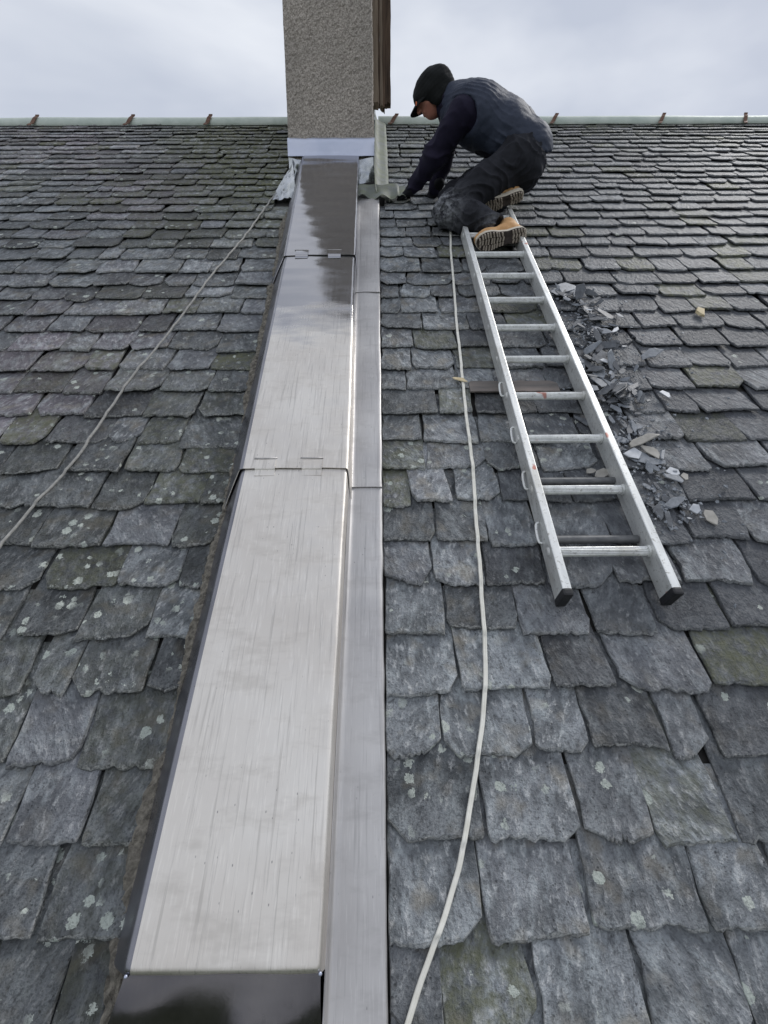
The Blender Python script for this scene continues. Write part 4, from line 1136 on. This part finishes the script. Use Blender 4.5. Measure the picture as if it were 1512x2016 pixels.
# --- gloved hands, five bent fingers each
def glove(wrist, palm_dir, back, side, scale=1.0):
    palm_dir = palm_dir / np.linalg.norm(palm_dir); side = side - palm_dir * (side @ palm_dir); side /= np.linalg.norm(side)
    back = np.cross(side, palm_dir)
    if back @ A(0, -.5, 1) < 0: back = -back
    S = SDF(wrist - .17, wrist + .17, .0045)
    L_ = lambda f, s, b: wrist + palm_dir * f * scale + side * s * scale + back * b * scale
    S.add(S.cone(L_(-.05, 0, 0), L_(.0, 0, 0), .039, .034), .01)
    for s in (-.028, -.009, .010, .028): S.add(S.cone(L_(.01, s * .7, 0), L_(.082, s, .004), .019, .0145), .012)
    for s, ln, cu in ((-.030, .066, .9), (-.010, .078, .8), (.011, .074, .9), (.031, .058, 1.05)):
        a = L_(.086, s, .004); b = L_(.086 + ln * .42, s * 1.08, -.002 - .010 * cu); c = L_(.086 + ln * .68, s * 1.1, -.022 - .018 * cu); dd = L_(.086 + ln * .78, s * 1.1, -.040 - .022 * cu)
        for p, q, r0, r1 in ((a, b, .0125, .0115), (b, c, .0115, .0105), (c, dd, .0105, .0095)): S.add(S.cone(p, q, r0, r1), .004)
    for p, q, r0, r1 in ((L_(.022, -.030, -.004), L_(.055, -.056, -.016), .016, .0135), (L_(.055, -.056, -.016), L_(.085, -.060, -.032), .0135, .011)): S.add(S.cone(p, q, r0, r1), .006)
    V, F = S.mesh(); V = relax(V, F, 1, .4)
    return person_part('glove', V, F, M['glove'], person)
glove(NWR + A(-.012, .010, -.008), A(-.62, .55, -.30), None, A(-.4, -.75, -.4), 1.0)
glove(FWR + A(0, .0, -.005), A(-.45, .45, -.55), None, A(.5, -.6, -.2), 1.0)

# --- boots
def boot(mid, toe_dir, up, name_label):
    x = toe_dir / np.linalg.norm(toe_dir); z = up - x * (up @ x); z /= np.linalg.norm(z); y = np.cross(z, x)
    Lc = lambda a, b, c: mid + x * a + y * b + z * c
    root = bpy.data.objects.new('boot', None); COL.objects.link(root); root.parent = person; root['label'] = name_label
    S = SDF(mid - .24, mid + .24, .0075); axx = [x, y, z]
    S.add(S.ell(Lc(.085, 0, .052), axx, (.072, .050, .045)), .02)
    S.add(S.cone(Lc(.07, 0, .055), Lc(-.03, 0, .075), .042, .044), .03)
    S.add(S.cone(Lc(-.03, 0, .075), Lc(-.075, 0, .13), .044, .050), .03)
    S.add(S.ell(Lc(-.085, 0, .060), axx, (.052, .042, .050)), .025)
    S.add(S.cone(Lc(-.075, 0, .10), Lc(-.075, 0, .155), .046, .052), .02)
    S.cut((S.P - Lc(0, 0, .016)) @ z, .004)
    V, F = S.mesh(); V = relax(V, F, 1, .4); Nn = vnormals(V, F)
    V = V + Nn * (.003 * noise_arr(V, (30, 30, 30), 5))[:, None]
    me = mesh('upper', V - PB, F, M['boot'], True); link('upper', me, root)
    # outsole outline, heel to toe
    O = [(-.142, 0), (-.136, .024), (-.118, .037), (-.08, .039), (-.03, .034), (.02, .040), (.06, .050), (.095, .051), (.125, .040), (.146, .020), (.152, 0)]
    O = O + [(a, -b) for a, b in O[-2:0:-1]]
    n = len(O); rings = []
    for c, s in ((.030, .97), (.026, 1.02), (.006, 1.04), (.002, 1.0)): rings.append([Lc(a * s, b * (s + .02), c + (.012 * max(0, (a - .09) / .06) ** 2)) for a, b in O])
    V = [q - PB for r in rings for q in r]; F = [tuple(range(n))] + [(k * n + i, (k + 1) * n + i, (k + 1) * n + (i + 1) % n, k * n + (i + 1) % n) for k in range(3) for i in range(n)]
    sole = link('sole', mesh('sole', V, F, M['sole']), root)
    link('sole_base', mesh('sole_base', [q - PB + z * -.0005 for q in rings[3]], [tuple(range(n))[::-1]], M['tread_base']), root)
    # rubber lugs
    def halfw(a):
        for (p, w0), (q, w1) in zip(O[:11], O[1:11]):
            if p <= a <= q: return w0 + (w1 - w0) * (a - p) / (q - p)
        return 0
    mbl = MB(); a = -.128
    while a < .140:
        hw = halfw(a) - .003
        if not (-.050 < a < -.005) and hw > .008:
            cells = [(-hw, -hw * .42), (-hw * .30, hw * .30), (hw * .42, hw)]
            for b0, b1 in cells:
                j = random.uniform(-.003, .003); da = .0085; rise = .012 * max(0, (a - .09) / .06) ** 2
                sk = .004 if b0 + b1 > 0 else -.004
                vs = [Lc(a + j - (da if q in (0, 3) else 0) + (sk if (q in (2, 3)) else 0), b0 if q in (0, 1) else b1, (.0025 if k == 0 else -.0085) + rise) - PB for k in (0, 1) for q in range(4)]
                mbl.add(vs, [(0, 1, 2, 3), (7, 6, 5, 4), (0, 4, 5, 1), (1, 5, 6, 2), (2, 6, 7, 3), (3, 7, 4, 0)])
        a += .0165
    mbl.build('tread', M['tread'], root)['kind'] = 'stuff'
    return root
boot(A(.728, 2.160, 1.925), A(-.98, .0, -.185), A(.06, .80, .60), 'near tan boot with pale sole turned to the viewer')
boot(A(.775, 2.430, 2.215), A(-.95, .05, -.27), A(-.10, .48, .87), 'far tan boot partly behind the shin')
